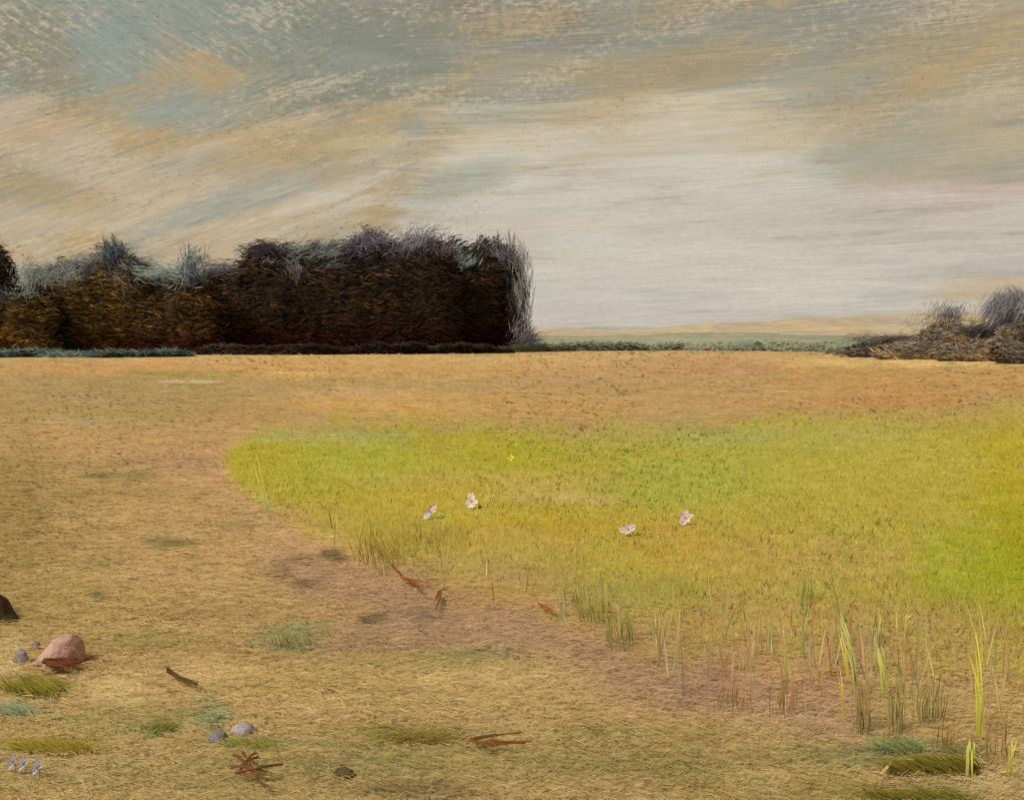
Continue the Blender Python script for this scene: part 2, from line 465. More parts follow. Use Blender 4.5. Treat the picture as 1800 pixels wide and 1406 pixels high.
def land_srgb(x, y, z=0.0):
    """colour of the land at ground points (arrays, metres)"""
    px, py = to_pix(x, y, 0 * x)
    px = np.where(y < 0.8, 900 + x * 400, px)
    py = np.where(y < 0.8, 1500.0, py)
    px, py = np.clip(px, -2500, 4300), np.clip(py, 590, 1800)
    fld = patches(px, py, (166, 130, 78), FIELD, 11)
    low = sstep(1220, 1330, py)[:, None]
    fld = fld * (1 - 0.35 * low) + np.array((142, 120, 68)) * 0.35 * low
    band = np.interp(px, [420, 700, 950, 1150, 1350, 1500], [960, 1060, 1120, 1185, 1230, 1250])
    bw = (0.62 * np.exp(-((py - band + (fbm(px / 90, py / 30, 141, 3) - .5) * 60) / 46) ** 2) * sstep(400, 560, px) * sstep(1640, 1440, px))[:, None]
    fld = fld * (1 - bw) + np.array((154, 117, 90)) * bw
    gray = fld.mean(axis=1, keepdims=True)
    fld = fld * 0.88 + gray * 0.12 + 5 + 9 * sstep(1080, 1240, py)[:, None]
    grn = patches(px, py, (164, 146, 44), GREEN, 31) * np.array((0.985, 0.985, 1.0)) + np.array((5, 5, 16.0))
    m = meadow_mask(px, py)[:, None]
    col = fld * (1 - m) + grn * m
    st = (fbm(px / 26, py / 3.2, 51, 4, 0.7) - 0.5) * 30
    st2 = (fbm(px / 4, py / 2.4, 61, 3, 0.8) - 0.5) * 34
    col = col + (st + st2)[:, None] + np.array((3.0, 6.0, 3.0))
    pit = sstep(0.66, 0.8, fbm(px / 4.2, py / 2.4, 71, 2, 0.6)) * (0.25 + 0.6 * sstep(0.45, 0.65, fbm(px / 240, py / 90, 81, 3)))
    col = col * (1 - 0.42 * pit[:, None])
    return np.clip(col, 8, 245), m[:, 0]


def height(x, y):
    d = np.hypot(x, y)
    k = sstep(0.5, 3, d)
    return k * ((fbm(x * 0.9 + 9, y * 0.9, 91, 3) - 0.5) * 0.05 + (fbm(x * 6, y * 6, 95, 2) - 0.5) * 0.014 * sstep(30, 8, d))


def polar_grid():
    rows = np.concatenate([[0.25, 0.6, 1.0, 1.5, 2.0], EYE * F / np.arange(830, 6, -1.9), EYE * F / np.array([5.5, 4.5, 3.5, 2.6, 1.8, 1.2, 0.8, 0.5])])
    front = np.radians(np.linspace(-31, 31, 760))
    back = np.radians(np.concatenate([np.linspace(33, 327, 60)]))
    return rows, np.concatenate([front, back]), len(front)


rows, azs, n_front = polar_grid()
R, A = np.meshgrid(rows, azs, indexing='ij')
GX, GY = (R * np.sin(A)).ravel(), (R * np.cos(A)).ravel()
GZ = height(GX, GY)
g_col, g_mask = land_srgb(GX, GY)
nr, na = R.shape
idx = np.arange(nr * na).reshape(nr, na)
nxt = np.roll(idx, -1, axis=1)
quads = np.stack([idx[:-1], nxt[:-1], nxt[1:], idx[1:]], -1).reshape(-1, 4)
quads = quads[:, ::-1]
ground = new_mesh('ground', np.stack([GX, GY, GZ], -1), np.ascontiguousarray(quads), M_soil, colors=lin(g_col) / GROUND_K, smooth=True)
ground['kind'] = 'structure'
ground['label'] = 'ochre brown open field of dry soil and stubble'
mq = quads[g_mask[quads].min(axis=1) > 0.45]
used, inv = np.unique(mq, return_inverse=True)
meadow = new_mesh('meadow', np.stack([GX[used], GY[used], GZ[used] - 0.004 + 0.012 * sstep(0.42, 0.75, g_mask[used])], -1), inv.reshape(-1, 4).astype(np.int32), M_meadow,
                  colors=lin(g_col[used]) / GROUND_K, smooth=True)
meadow['kind'] = 'structure'
meadow['label'] = 'yellow green meadow curving across the field'


# ------------------------------------------------------------------ blades and straw
def blade_quads(root, tip, width, side):
    """tapered blades bent at mid height: 5 verts, quad + triangle as two quads sharing the tip"""
    mid = root * 0.45 + tip * 0.55
    mid[:, 2] += 0.06 * np.linalg.norm(tip - root, axis=1)
    w = width[:, None] * side
    V = np.stack([root - w * 0.5, root + w * 0.5, mid + w * 0.42, mid - w * 0.42, tip + w * 0.06, tip - w * 0.06], 1)
    n = len(root)
    b = np.arange(n)[:, None] * 6
    f = np.concatenate([b + np.array([0, 1, 2, 3]), b + np.array([3, 2, 4, 5])], 0)
    return V.reshape(-1, 3), f


def spread_blades(name, n, box, accept, hgt, wpx, lean, mat, shift, label, K, jitter=18, flat=False, straw_len=None):
    px = rng.uniform(box[0], box[2], n)
    py = rng.uniform(box[1], box[3], n)
    keep = rng.random(n) < accept(px, py)
    px, py = px[keep], py[keep]
    x, y = on_ground(px, py)
    n = len(px)
    z = height(x, y)
    c, _ = land_srgb(x, y)
    c = np.clip(c + np.asarray(shift(px, py, n)) + rng.normal(0, jitter, (n, 1)), 6, 250)
    root = np.stack([x, y, z], -1)
    ang = rng.uniform(-math.pi, math.pi, n)
    dist = np.hypot(x, y)
    wid = dist / F * wpx * rng.uniform(0.6, 1.4, n)
    if flat:
        ang = rng.normal(0, 0.42, n) + rng.choice([0, math.pi], n)
        L = straw_len(px, py, n)
        d = np.stack([np.cos(ang), np.sin(ang) * 2.2, np.zeros(n)], -1)
        tip = root + d * L[:, None] + np.array([0, 0, 0.012])
        root[:, 2] += 0.006
        side = np.tile(np.array([0, 1.0, 0.3]), (n, 1)) * -np.sign(np.cos(ang))[:, None]
        wid = wid * 1.6
        tip[:, 2] = height(tip[:, 0], tip[:, 1]) + rng.uniform(0.006, 0.016, n)
        V, f = blade_quads(root, tip, wid, side)
        V[:, 2] = np.maximum(V[:, 2], height(V[:, 0], V[:, 1]) + 0.008)
    else:
        h = hgt(px, py, n)
        ln = lean(px, py, n)
        tip = root + np.stack([np.cos(ang) * h * 0.15 + ln * h, np.sin(ang) * h * 0.2, h], -1)
        side = np.stack([np.cos(ang * 0.3), np.sin(ang * 0.3) * 0.6, np.zeros(n)], -1)
        V, f = blade_quads(root, tip, wid, side)
    colors = np.repeat(lin(c) / K, 6, axis=0)
    nrm = np.tile(np.array([0, -0.2, 1.0]), (n, 1)) + rng.normal(0, 0.12, (n, 3))
    o = new_mesh(name, V, f.astype(np.int32), mat, colors=colors, normals=np.repeat(nrm, 6, axis=0))
    o['kind'] = 'stuff'
    o['label'] = label
    return o


def gauss(px, py, cx, cy, rx, ry):
    return np.exp(-(((px - cx) / rx) ** 2 + ((py - cy) / ry) ** 2))


spread_blades('straw', 160000, (-420, 628, 2140, 1440), lambda px, py: (1 - 0.75 * meadow_mask(px, py)) * np.interp(py, [628, 700, 900, 1420], [.35, .6, 1, 1]),
              None, 1.15, None, M_straw, lambda px, py, n: np.where(rng.random(n) < 0.13, rng.uniform(-62, -28, n), np.where(rng.random(n) < 0.10, rng.uniform(10, 28, n), 0))[:, None] * np.array([1, 1, .8]), 'flattened dry straw and weeds lying over the ochre field', GROUND_K * 0.97, 9, True,
              lambda px, py, n: np.where(rng.random(n) < 0.72, rng.uniform(2.5, 9, n), rng.uniform(9, 34, n)) / F * np.hypot(*on_ground(px, py)))
spread_blades('meadow_grass', 200000, (370, 700, 2320, 1300), lambda px, py: meadow_mask(px, py) ** 1.6 * np.interp(py, [700, 800, 1000, 1250], [.9, .9, .8, .55]),
              lambda px, py, n: rng.uniform(0.015, 0.05, n) * np.interp(py, [700, 850, 1250], [1.2, 1.0, 0.8]), 1.6,
              lambda px, py, n: rng.normal(0.0, 0.35, n), M_blade,
              lambda px, py, n: rng.choice([0, 0, 0, 1], n)[:, None] * np.array([-14, -2, 2.0]) - (rng.random(n) < 0.006 + 0.15 * sstep(.5, .7, fbm((px + py * 1.6) / 150, (py - px * .45) / 30, 222, 3)) *
              (gauss(px, py, 920, 830, 190, 90) + .7 * gauss(px, py, 1080, 960, 160, 80) + .6 * gauss(px, py, 1200, 760, 160, 50)))[:, None] * np.array([62, 58, 14.0]), 'short yellow green meadow grass', GROUND_K, 6)


def edge_accept(px, py):
    lo = np.interp(px, LOX, LOY)
    d = py - lo
    patch = sstep(0.42, 0.62, fbm(px / 34, py / 60, 201, 3))
    band = np.exp(-((d - np.interp(px, [600, 1000, 1200, 1800], [-10, 0, 40, 50])) / np.interp(px, [600, 1000, 1200], [26, 30, 55])) ** 2) * sstep(560, 640, px)
    return np.clip(band * patch * np.interp(px, [600, 760, 900, 1000, 1800], [.6, .5, .15, .5, .42]), 0, 1)


def edge_shift(px, py, n):
    pal = np.array([(-20, 0, -6), (-28, -10, 0), (0, 0, 0), (6, 12, 14), (-8, -28, -24), (14, 16, -10), (-34, -12, -2), (8, 6, 0)], float)
    return pal[rng.integers(0, len(pal), n)]


spread_blades('tall_grass', 9000, (560, 900, 1850, 1340), edge_accept, lambda px, py, n: rng.uniform(0.06, 0.2, n) * np.interp(px, [600, 900, 1300], [.9, .8, 1.1]), 2.6,
              lambda px, py, n: rng.normal(-0.05, 0.12, n), M_blade, edge_shift, 'ragged taller grass along the meadow edge', BLADE_K, 10)


# ------------------------------------------------------------------ foliage
def leaf_cards(cen, axis, length, width, facing):
    """sprays of leaves: slim bent diamonds, 6 verts"""
    n = len(cen)
    a = axis / np.linalg.norm(axis, axis=1)[:, None]
    s = np.cross(a, facing)
    s /= np.maximum(np.linalg.norm(s, axis=1)[:, None], 1e-6)
    up = np.cross(s, a)
    L, W = length[:, None] * 0.5, width[:, None] * 0.5
    V = np.stack([cen - a * L, cen - a * L * 0.3 + s * W, cen + a * L * 0.4 + s * W * 0.8 + up * W * 0.5, cen + a * L,
                  cen + a * L * 0.4 - s * W * 0.8 + up * W * 0.5, cen - a * L * 0.3 - s * W], 1)
    b = np.arange(n)[:, None] * 6
    f = np.concatenate([b + np.array([0, 1, 2, 5]), b + np.array([5, 2, 3, 4])], 0)
    return V.reshape(-1, 3), f


def crown_points(n, half, depth, hgt, p, seed, top_bias=1.0):
    """points on a lumpy super-ellipsoid standing on the ground; returns local positions and outward normals"""
    u = rng.uniform(-math.pi, math.pi, n)
    w = np.arcsin(rng.uniform(-0.97, 1, n))
    def sg(v, e):
        return np.sign(v) * np.abs(v) ** e
    e = 2.0 / p
    cw = np.where(w < 0, 1 - (1 - np.cos(w)) * 0.12, np.cos(w))
    x, y, z = sg(cw, e) * sg(np.cos(u), e), sg(cw, e) * sg(np.sin(u), e), np.where(w > 0, np.sin(w), sg(np.sin(w), e))
    hor = np.where(w > 0, np.abs(np.cos(w)) / np.maximum(np.abs(sg(np.cos(w), e)), 1e-6), 1.0) ** 0.7
    x, y = x * hor, y * hor
    lump = 0.76 + 0.42 * fbm(u * 2.2 + 4, w * 3.2 + seed, seed, 3) + 0.16 * (fbm(u * 7, w * 9, seed + 5, 2) - 0.5)
    r = lump * (rng.uniform(0.86, 1.0, n) + rng.exponential(0.035, n))
    q = np.stack([x * half * r, y * depth * r, hgt * 0.5 + z * hgt * 0.5 * np.where(z > 0, r * (0.86 + 0.30 * fbm(x * 3.1 + seed * 5, y * 2.0 + seed, seed + 9, 3)) * 1.03, 1.0)], -1)
    nrm = np.stack([np.cos(w) * np.cos(u), np.cos(w) * np.sin(u), np.sin(w)], -1)
    return q, nrm


def core_mesh(half, depth, hgt, p, seed, k=0.84):
    nu, nv = 28, 18
    u = np.linspace(-math.pi, math.pi, nu, endpoint=False)
    w = np.linspace(-math.pi / 2 + 0.05, math.pi / 2 - 0.05, nv)
    U, Wm = np.meshgrid(u, w)
    def sg(v, e):
        return np.sign(v) * np.abs(v) ** e
    e = 2.0 / p
    lump = (0.76 + 0.42 * fbm(U * 2.2 + 4, Wm * 3.2 + seed, seed, 3)) * k
    cw = np.where(Wm < 0, 1 - (1 - np.cos(Wm)) * 0.12, np.cos(Wm))
    hor = np.where(Wm > 0, np.abs(np.cos(Wm)) / np.maximum(np.abs(sg(np.cos(Wm), e)), 1e-6), 1.0) ** 0.7
    lump = lump * hor
    x = sg(cw, e) * sg(np.cos(U), e) * half * lump
    y = sg(cw, e) * sg(np.sin(U), e) * depth * lump
    zz = np.where(Wm > 0, np.sin(Wm), sg(np.sin(Wm), e))
    z = hgt * 0.5 + zz * hgt * 0.5 * np.where(zz > 0, lump / hor * 0.93, 0.98)
    V = np.stack([x, y, z], -1).reshape(-1, 3)
    i = np.arange(nu * nv).reshape(nv, nu)
    j = np.roll(i, -1, 1)
    f = np.stack([i[:-1], j[:-1], j[1:], i[1:]], -1).reshape(-1, 4)
    caps = []
    return V, f


def foliage_plant(name, px, base, top, half_px, palette, label, cat, group, n=5200, p=2.5, depth=None, wisps=(), leaf=(6, 20), lw=(0.9, 2.2),
                  flow=0.0, trunk=True, core=True, skew=0.0, core_col=None, seed=0, low=None, tips=None, dens_top=0.0):
    x0, y0 = on_ground(px, base)
    x0, y0 = float(x0), float(y0)
    u = y0 / F                                     # metres per photo pixel out there
    if trunk:
        top, wisps = top + 4, [(w[0], w[1] + 8) + tuple(w[2:]) for w in wisps]
    z0 = 0.0
    hgt = (base - top) * u
    half = half_px * u * 1.25
    dep = depth * u if depth else half * 0.8
    root = empty(name, (x0, y0, z0), label, cat, group)
    n = int(n * 2.0)
    q, nrm = crown_points(n, half, dep, hgt, p, seed)
    hz = q[:, 2] / hgt
    core_col = core_col or tuple(np.mean(np.asarray(palette, float), axis=0) * 0.85)
    q[:, 0] += skew * u * np.clip(hz, 0, 1.2) ** 1.5
    q[:, 2] = np.maximum(q[:, 2], 0.02)
    # leaves comb along the crown: flow angle plus sway, some drooping
    sway = (fbm(q[:, 0] / (26 * u) + seed, q[:, 2] / (18 * u), seed + 40, 3) - 0.5) * 1.7 + flow + rng.normal(0, 0.25, n)
    axis = np.stack([np.cos(sway), rng.normal(0, 0.35, n), np.sin(sway)], -1)
    facing = nrm + rng.normal(0, 0.5, (n, 3))
    L = rng.uniform(leaf[0], leaf[1], n) * u
    Wd = rng.uniform(lw[0], lw[1], n) * u
    pal = np.asarray(palette, float)
    pick = fbm(q[:, 0] / (30 * u) + 3 * seed, q[:, 2] / (11 * u) + q[:, 1] / (20 * u), seed + 60, 3) + rng.normal(0, 0.10, n)
    t = np.clip((pick - 0.28) / 0.44, 0, 0.999) * (len(pal) - 1)
    i0 = t.astype(int)
    fr = (t - i0)[:, None]
    c = pal[i0] * (1 - fr) + pal[np.minimum(i0 + 1, len(pal) - 1)] * fr
    c = c * rng.uniform(0.7, 1.3, (n, 1))
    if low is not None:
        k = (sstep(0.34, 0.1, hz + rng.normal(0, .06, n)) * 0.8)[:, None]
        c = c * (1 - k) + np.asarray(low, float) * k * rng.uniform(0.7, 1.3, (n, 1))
    if tips is not None:
        k = (sstep(0.84, 1.02, hz + (fbm(q[:, 0] / (18 * u), q[:, 1] * 0 + seed, seed + 80, 2) - 0.5) * 0.3 + rng.normal(0, .05, n)) * 0.85)[:, None]
        tt = np.asarray(tips, float)
        c = c * (1 - k) + tt[rng.integers(0, len(tt), n)] * k
    V, f = leaf_cards(q, axis, L, Wd, facing)
    colors = np.repeat(lin(np.clip(c, 2, 250)) / LEAF_K, 6, axis=0)
    Vs, Fs, Cs, Ns = [V], [f], [colors], [np.repeat(nrm * [0.45, 1, 0.6] + [0, -0.5, 0.25] + rng.normal(0, 0.2, (n, 3)), 6, axis=0)]
    off = len(V)
    for (wx, wy, ln, ang, spr, cnt, cols, rad) in wisps:      # feathery sprays standing out of the crown
        m = int(cnt * 4.2)
        ln, spr, rad = ln * 0.5, spr * 1.35, (rad[0] * 1.1, rad[1] * 1.1)
        rr, th_ = np.abs(rng.normal(0, 1, m)), rng.uniform(0, 2 * math.pi, m)
        rr = np.where(rr > 2.1, rr * 0.4, rr) * 1.25
        ox, oy = rr * np.cos(th_) * rad[0], rr * np.sin(th_) * rad[1]
        cx = (wx + ox - px) * u
        cz = (base - (wy + oy)) * u
        cy = rng.normal(-dep * 0.35, dep * 0.25, m)
        an = np.radians(ang) + rng.normal(0, math.radians(spr), m)
        ax = np.stack([np.cos(an), rng.normal(0, 0.25, m), np.sin(an)], -1)
        cc = np.asarray(cols, float)[rng.integers(0, len(cols), m)] * rng.uniform(0.85, 1.1, (m, 1))
        v2, f2 = leaf_cards(np.stack([cx, cy, cz], -1), ax, rng.uniform(0.5, 1.2, m) * ln * u, rng.uniform(0.5, 1.1, m) * u,
                            np.stack([rng.normal(0, .5, m), -np.ones(m), rng.normal(.3, .5, m)], -1))
        Vs.append(v2); Fs.append(f2 + off); Cs.append(np.repeat(lin(np.clip(cc, 2, 250)) / LEAF_K, 6, axis=0))
        Ns.append(np.tile(np.array([0, -0.7, 0.6]), (len(v2), 1)) + np.repeat(rng.normal(0, 0.12, (m, 3)), 6, axis=0))
        off += len(v2)
    if core:
        v3, f3 = core_mesh(half, dep, hgt, p, seed)
        v3[:, 0] += skew * u * np.clip(v3[:, 2] / hgt, 0, 1.2) ** 1.5
        Vs.append(v3); Fs.append(f3 + off); Cs.append(np.tile(lin(core_col) / LEAF_K, (len(v3), 1)))
        Ns.append(v3 - v3.mean(axis=0))
        off += len(v3)
    new_mesh('crown' if trunk else 'foliage', np.concatenate(Vs), np.concatenate(Fs).astype(np.int32), M_leaf, root, np.concatenate(Cs), normals=np.concatenate(Ns))
    # trunk or stems: tapered, leaning a little, with limbs
    V, f = [], []

    def limb(a, b, r0, r1, k=7):
        a, b = Vector(a), Vector(b)
        d = (b - a).normalized()
        s = d.orthogonal().normalized()
        t2 = d.cross(s)
        o = len(V)
        for (c0, r) in ((a, r0), (a.lerp(b, .5) + s * r0 * 0.4, (r0 + r1) / 2), (b, r1)):
            for i in range(k):
                g = 2 * math.pi * i / k
                V.append(tuple(c0 + (s * math.cos(g) + t2 * math.sin(g)) * r))
        for ring in (0, 1):
            for i in range(k):
                f.append((o + ring * k + i, o + ring * k + (i + 1) % k, o + (ring + 1) * k + (i + 1) % k, o + (ring + 1) * k + i))
    th = hgt * 0.6
    sx = skew * u * 0.4
    limb((0, 0, -0.05), (sx, 0, th), hgt * 0.035, hgt * 0.016)
    for k in range(5):
        g = k * 2.4 + seed
        h0 = th * (0.45 + 0.12 * k)
        limb((sx * h0 / th, 0, h0), (sx + math.cos(g) * half * 0.6, math.sin(g) * dep * 0.6, h0 + hgt * 0.22), hgt * 0.016, hgt * 0.005, 5)
    new_mesh('trunk' if trunk else 'stem', np.array(V), f, M_bark, root, np.tile(lin((52, 40, 26)), (len(V), 1)), True)
    return root


BROWN = [(40, 30, 18), (66, 50, 22), (96, 72, 30), (54, 44, 26), (82, 62, 26), (112, 84, 38)]
BROWN2 = [(34, 26, 18), (58, 42, 20), (84, 60, 28), (42, 32, 20), (98, 72, 34)]
DARK = [(24, 18, 16), (38, 28, 20), (54, 40, 24), (30, 23, 18), (70, 50, 28)]
GREYB = [(96, 96, 98), (112, 113, 112), (78, 78, 84), (66, 64, 68), (128, 132, 126)]
TEALG = [(128, 136, 128), (116, 124, 118), (100, 104, 102)]
LILAC = [(90, 84, 98), (108, 102, 112), (70, 64, 76), (54, 46, 54)]
PURP = [(52, 38, 48), (36, 26, 34), (70, 60, 74), (96, 92, 108)]
WOOD = 'trees of the dark wood at the far edge of the field'

foliage_plant('tree', -42, 622, 418, 58, DARK, 'tall near-black tree cut off by the left edge of the view', 'tree', WOOD, 3800, seed=1,
              wisps=[(4, 468, 30, 80, 30, 120, [(30, 26, 30), (44, 40, 46)], (6, 26))])
foliage_plant('tree', 28, 622, 505, 66, BROWN, 'low ochre brown tree with a slate blue top beside the cut off tree', 'tree', WOOD, 4600, seed=2, p=3.0, depth=44,
              tips=GREYB, wisps=[(14, 518, 34, 130, 30, 170, GREYB, (16, 14)), (62, 486, 34, 70, 28, 130, TEALG, (10, 18)), (100, 480, 36, 30, 30, 90, GREYB, (22, 8))])
foliage_plant('tree', 130, 621, 462, 76, BROWN, 'rounded ochre brown tree just left of the pointed grey tree', 'tree', WOOD, 5600, seed=3, p=3.0, depth=48,
              tips=GREYB, wisps=[(130, 470, 44, 24, 24, 190, GREYB + TEALG, (32, 9)), (165, 462, 40, 20, 24, 110, [(70, 70, 74), (110, 112, 114)], (18, 9))])
foliage_plant('tree', 222, 621, 440, 60, BROWN, 'pointed tree with a slate grey plume rising above the left of the wood', 'tree', WOOD, 5000, seed=4, p=2.3, depth=46,
              tips=GREYB, skew=-10, wisps=[(207, 446, 40, 105, 20, 260, [(38, 42, 52), (60, 62, 70), (90, 94, 100)], (9, 13)), (222, 488, 52, 125, 16, 330, [(66, 64, 70), (88, 88, 94), (104, 106, 110)], (16, 22)),
                                           (240, 520, 40, 115, 14, 120, [(48, 42, 42), (60, 54, 54)], (12, 16)), (193, 430, 28, 160, 10, 16, [(60, 56, 50)], (10, 4)), (222, 520, 34, 95, 14, 60, [(34, 28, 22)], (16, 16))])
foliage_plant('tree', 305, 621, 482, 74, BROWN2, 'lower brown tree with a pale teal sloping top in the dip of the wood', 'tree', WOOD, 5000, seed=5, p=3.0, depth=46,
              tips=TEALG, wisps=[(285, 478, 50, -20, 14, 260, TEALG + [(110, 124, 120)], (28, 9)), (340, 478, 44, 65, 22, 200, [(80, 84, 92), (112, 118, 124), (60, 62, 72)], (9, 20)),
                                 (355, 450, 30, 50, 30, 60, GREYB, (14, 10)), (322, 515, 40, 40, 16, 50, [(90, 92, 98)], (18, 12))], low=(62, 24, 20))
foliage_plant('tree', 400, 620, 474, 78, BROWN2, 'brown tree with loose ochre gaps left of the wood\'s tall middle', 'tree', WOOD, 5200, seed=6, p=2.8, depth=46,
              tips=[(60, 48, 44), (90, 84, 84), (40, 32, 28)], wisps=[(395, 470, 56, 4, 14, 130, [(84, 78, 84), (54, 44, 40), (110, 106, 112)], (36, 8)), (365, 535, 30, 70, 20, 50, [(40, 40, 44)], (8, 10))], low=(66, 24, 20))
foliage_plant('tree', 486, 620, 436, 66, DARK, 'dark tree with a flat frayed top left of the wood\'s tallest trees', 'tree', WOOD, 5600, seed=7, p=2.7, depth=50,
              tips=PURP, wisps=[(480, 438, 52, 2, 18, 220, [(40, 30, 38), (58, 50, 58), (30, 22, 26)], (22, 9)), (484, 456, 28, 30, 30, 40, [(150, 150, 152)], (8, 4)),
                                (530, 470, 56, 112, 12, 150, TEALG + [(84, 84, 92)], (12, 12)), (486, 525, 50, 80, 18, 110, [(34, 30, 28), (50, 46, 44)], (8, 20))], low=(56, 20, 20))
foliage_plant('tree', 572, 620, 432, 66, DARK, 'very dark tree under a brushed blue grey slope in the middle of the wood', 'tree', WOOD, 5600, seed=8, p=2.8, depth=50,
              tips=GREYB, wisps=[(575, 440, 66, 22, 14, 300, TEALG + GREYB, (32, 9)), (600, 464, 60, 10, 12, 110, [(96, 96, 104), (60, 56, 62)], (26, 5))], low=(52, 20, 22))
foliage_plant('tree', 655, 620, 418, 64, DARK, 'black tree with a lilac tuft, one of the two tallest in the wood', 'tree', WOOD, 5600, seed=9, p=2.7, depth=50,
              tips=LILAC, wisps=[(652, 424, 40, 128, 20, 220, LILAC, (14, 11)), (620, 438, 46, 28, 18, 120, PURP, (18, 8)), (650, 460, 80, 20, 14, 110, [(40, 30, 32), (60, 50, 56)], (36, 10))], low=(48, 18, 22))
foliage_plant('tree', 738, 620, 420, 62, DARK, 'black tree with grey feathery shoots right of the lilac tufted tree', 'tree', WOOD, 5600, seed=10, p=2.7, depth=50,
              tips=PURP, wisps=[(738, 424, 46, 60, 20, 240, [(104, 102, 110), (128, 124, 130), (80, 78, 88)], (24, 13)), (775, 440, 40, 130, 24, 120, [(60, 46, 50), (96, 82, 80)], (14, 8)), (715, 446, 50, 145, 18, 100, PURP, (20, 8))], low=(46, 17, 22))
foliage_plant('tree', 806, 619, 428, 66, DARK, 'black tree with a pale teal patch at its top near the wood\'s right end', 'tree', WOOD, 5400, seed=11, p=2.8, depth=50,
              wisps=[(826, 458, 44, 48, 14, 220, TEALG, (14, 12)), (800, 478, 30, 80, 14, 40, TEALG, (8, 6)), (790, 446, 34, 30, 24, 80, PURP, (14, 6))], low=(48, 18, 22))
foliage_plant('tree', 864, 616, 420, 44, DARK, 'upright black tree closing the right end of the wood with pale feathered side', 'tree', WOOD, 6000, seed=12, p=2.8, depth=44, flow=1.0, leaf=(4, 11),
              tips=GREYB, wisps=[(876, 448, 54, 112, 16, 220, [(92, 88, 88), (120, 116, 112), (66, 64, 68)], (20, 10)), (890, 490, 76, 100, 8, 260, [(52, 56, 68), (72, 74, 84), (40, 42, 50)], (10, 30)),
                                 (908, 506, 64, 91, 9, 420, [(140, 132, 128), (118, 112, 111), (92, 90, 94), (158, 150, 145), (70, 70, 76)], (11, 34)), (908, 572, 44, 60, 22, 200, [(110, 96, 104), (84, 68, 80), (140, 128, 130)], (12, 14)),
                                 (925, 590, 50, 24, 14, 120, [(84, 70, 80), (96, 96, 96)], (14, 8)), (860, 445, 40, 140, 20, 70, [(70, 66, 66)], (10, 6)), (862, 470, 60, 120, 10, 120, [(40, 48, 54), (58, 66, 72)], (16, 16))], low=(50, 22, 34))

# low growth at the foot of the wood
TEALLOW = [(58, 66, 58), (74, 90, 82), (92, 112, 102), (70, 64, 50), (80, 98, 88)]


def hedge(name, pts, hpx, palette, label, n, group=None, dep_px=12, leaf=(8, 22)):
    """long low hedge: rows of sprays following the listed foot points (px, py)"""
    p = np.asarray(pts, float)
    seg = np.concatenate([[0], np.cumsum(np.hypot(*np.diff(p, axis=0).T))])
    t = rng.uniform(0, seg[-1], n)
    px, py = np.interp(t, seg, p[:, 0]), np.interp(t, seg, p[:, 1])
    x, y = on_ground(px, py)
    u = y / F
    ends = np.minimum(1, np.minimum(t, seg[-1] - t) / (0.12 * seg[-1]) + 0.25)
    hh = hpx * ends * (0.25 + 1.4 * fbm(px / 38, px * 0, 301 + len(label), 4)) * rng.random(n) ** 0.7
    y2 = y + rng.uniform(0, dep_px, n) * u
    z = hh * u + 0.02
    an = rng.normal(0.05, 0.35, n)
    ax = np.stack([np.cos(an), rng.normal(0, .3, n), np.sin(an)], -1)
    pal = np.asarray(palette, float)
    k = np.clip((fbm(px / 40, hh / 5, 77, 3) + rng.normal(0, .1, n) - .25) / .5, 0, .999) * len(pal)
    c = pal[k.astype(int)] * rng.uniform(.8, 1.2, (n, 1))
    i0 = len(p) // 2
    ox, oy = on_ground(p[i0, 0], p[i0, 1])
    o0 = np.array([float(ox), float(oy), 0.0])
    V, f = leaf_cards(np.stack([x, y2, z], -1) - o0, ax, rng.uniform(*leaf, n) * u, rng.uniform(1.2, 3.0, n) * u, np.stack([rng.normal(0, .4, n), -np.ones(n), rng.normal(.5, .4, n)], -1))
    o = new_mesh(name, V, f.astype(np.int32), M_leaf, None, np.repeat(lin(c) / LEAF_K, 6, axis=0), normals=np.repeat(np.array([0, -0.5, 0.8]) + rng.normal(0, .25, (n, 3)), 6, axis=0))
    o.location = o0
    return tag(o, label, 'hedge', group)


hedge('hedge', [(-80, 629), (60, 628), (180, 629), (330, 627)], 9, TEALLOW, 'low blue green hedge at the foot of the brown trees', 5200, leaf=(14, 36))
hedge('hedge', [(860, 620), (1000, 617), (1200, 616), (1440, 618), (1560, 621)], 12,
      [(118, 124, 104), (124, 126, 102), (134, 128, 102), (112, 124, 108), (138, 128, 104), (112, 112, 98)], 'long low teal green hedge along the far side of the field', 9000, leaf=(10, 30))

hedge('undergrowth', [(330, 624), (520, 624), (700, 623), (900, 621)], 15, [(42, 24, 20), (36, 26, 20), (56, 30, 24), (34, 26, 20), (54, 42, 26), (30, 22, 20), (64, 52, 32)],
      'ragged dark maroon undergrowth along the foot of the black trees', 5200, leaf=(6, 22))

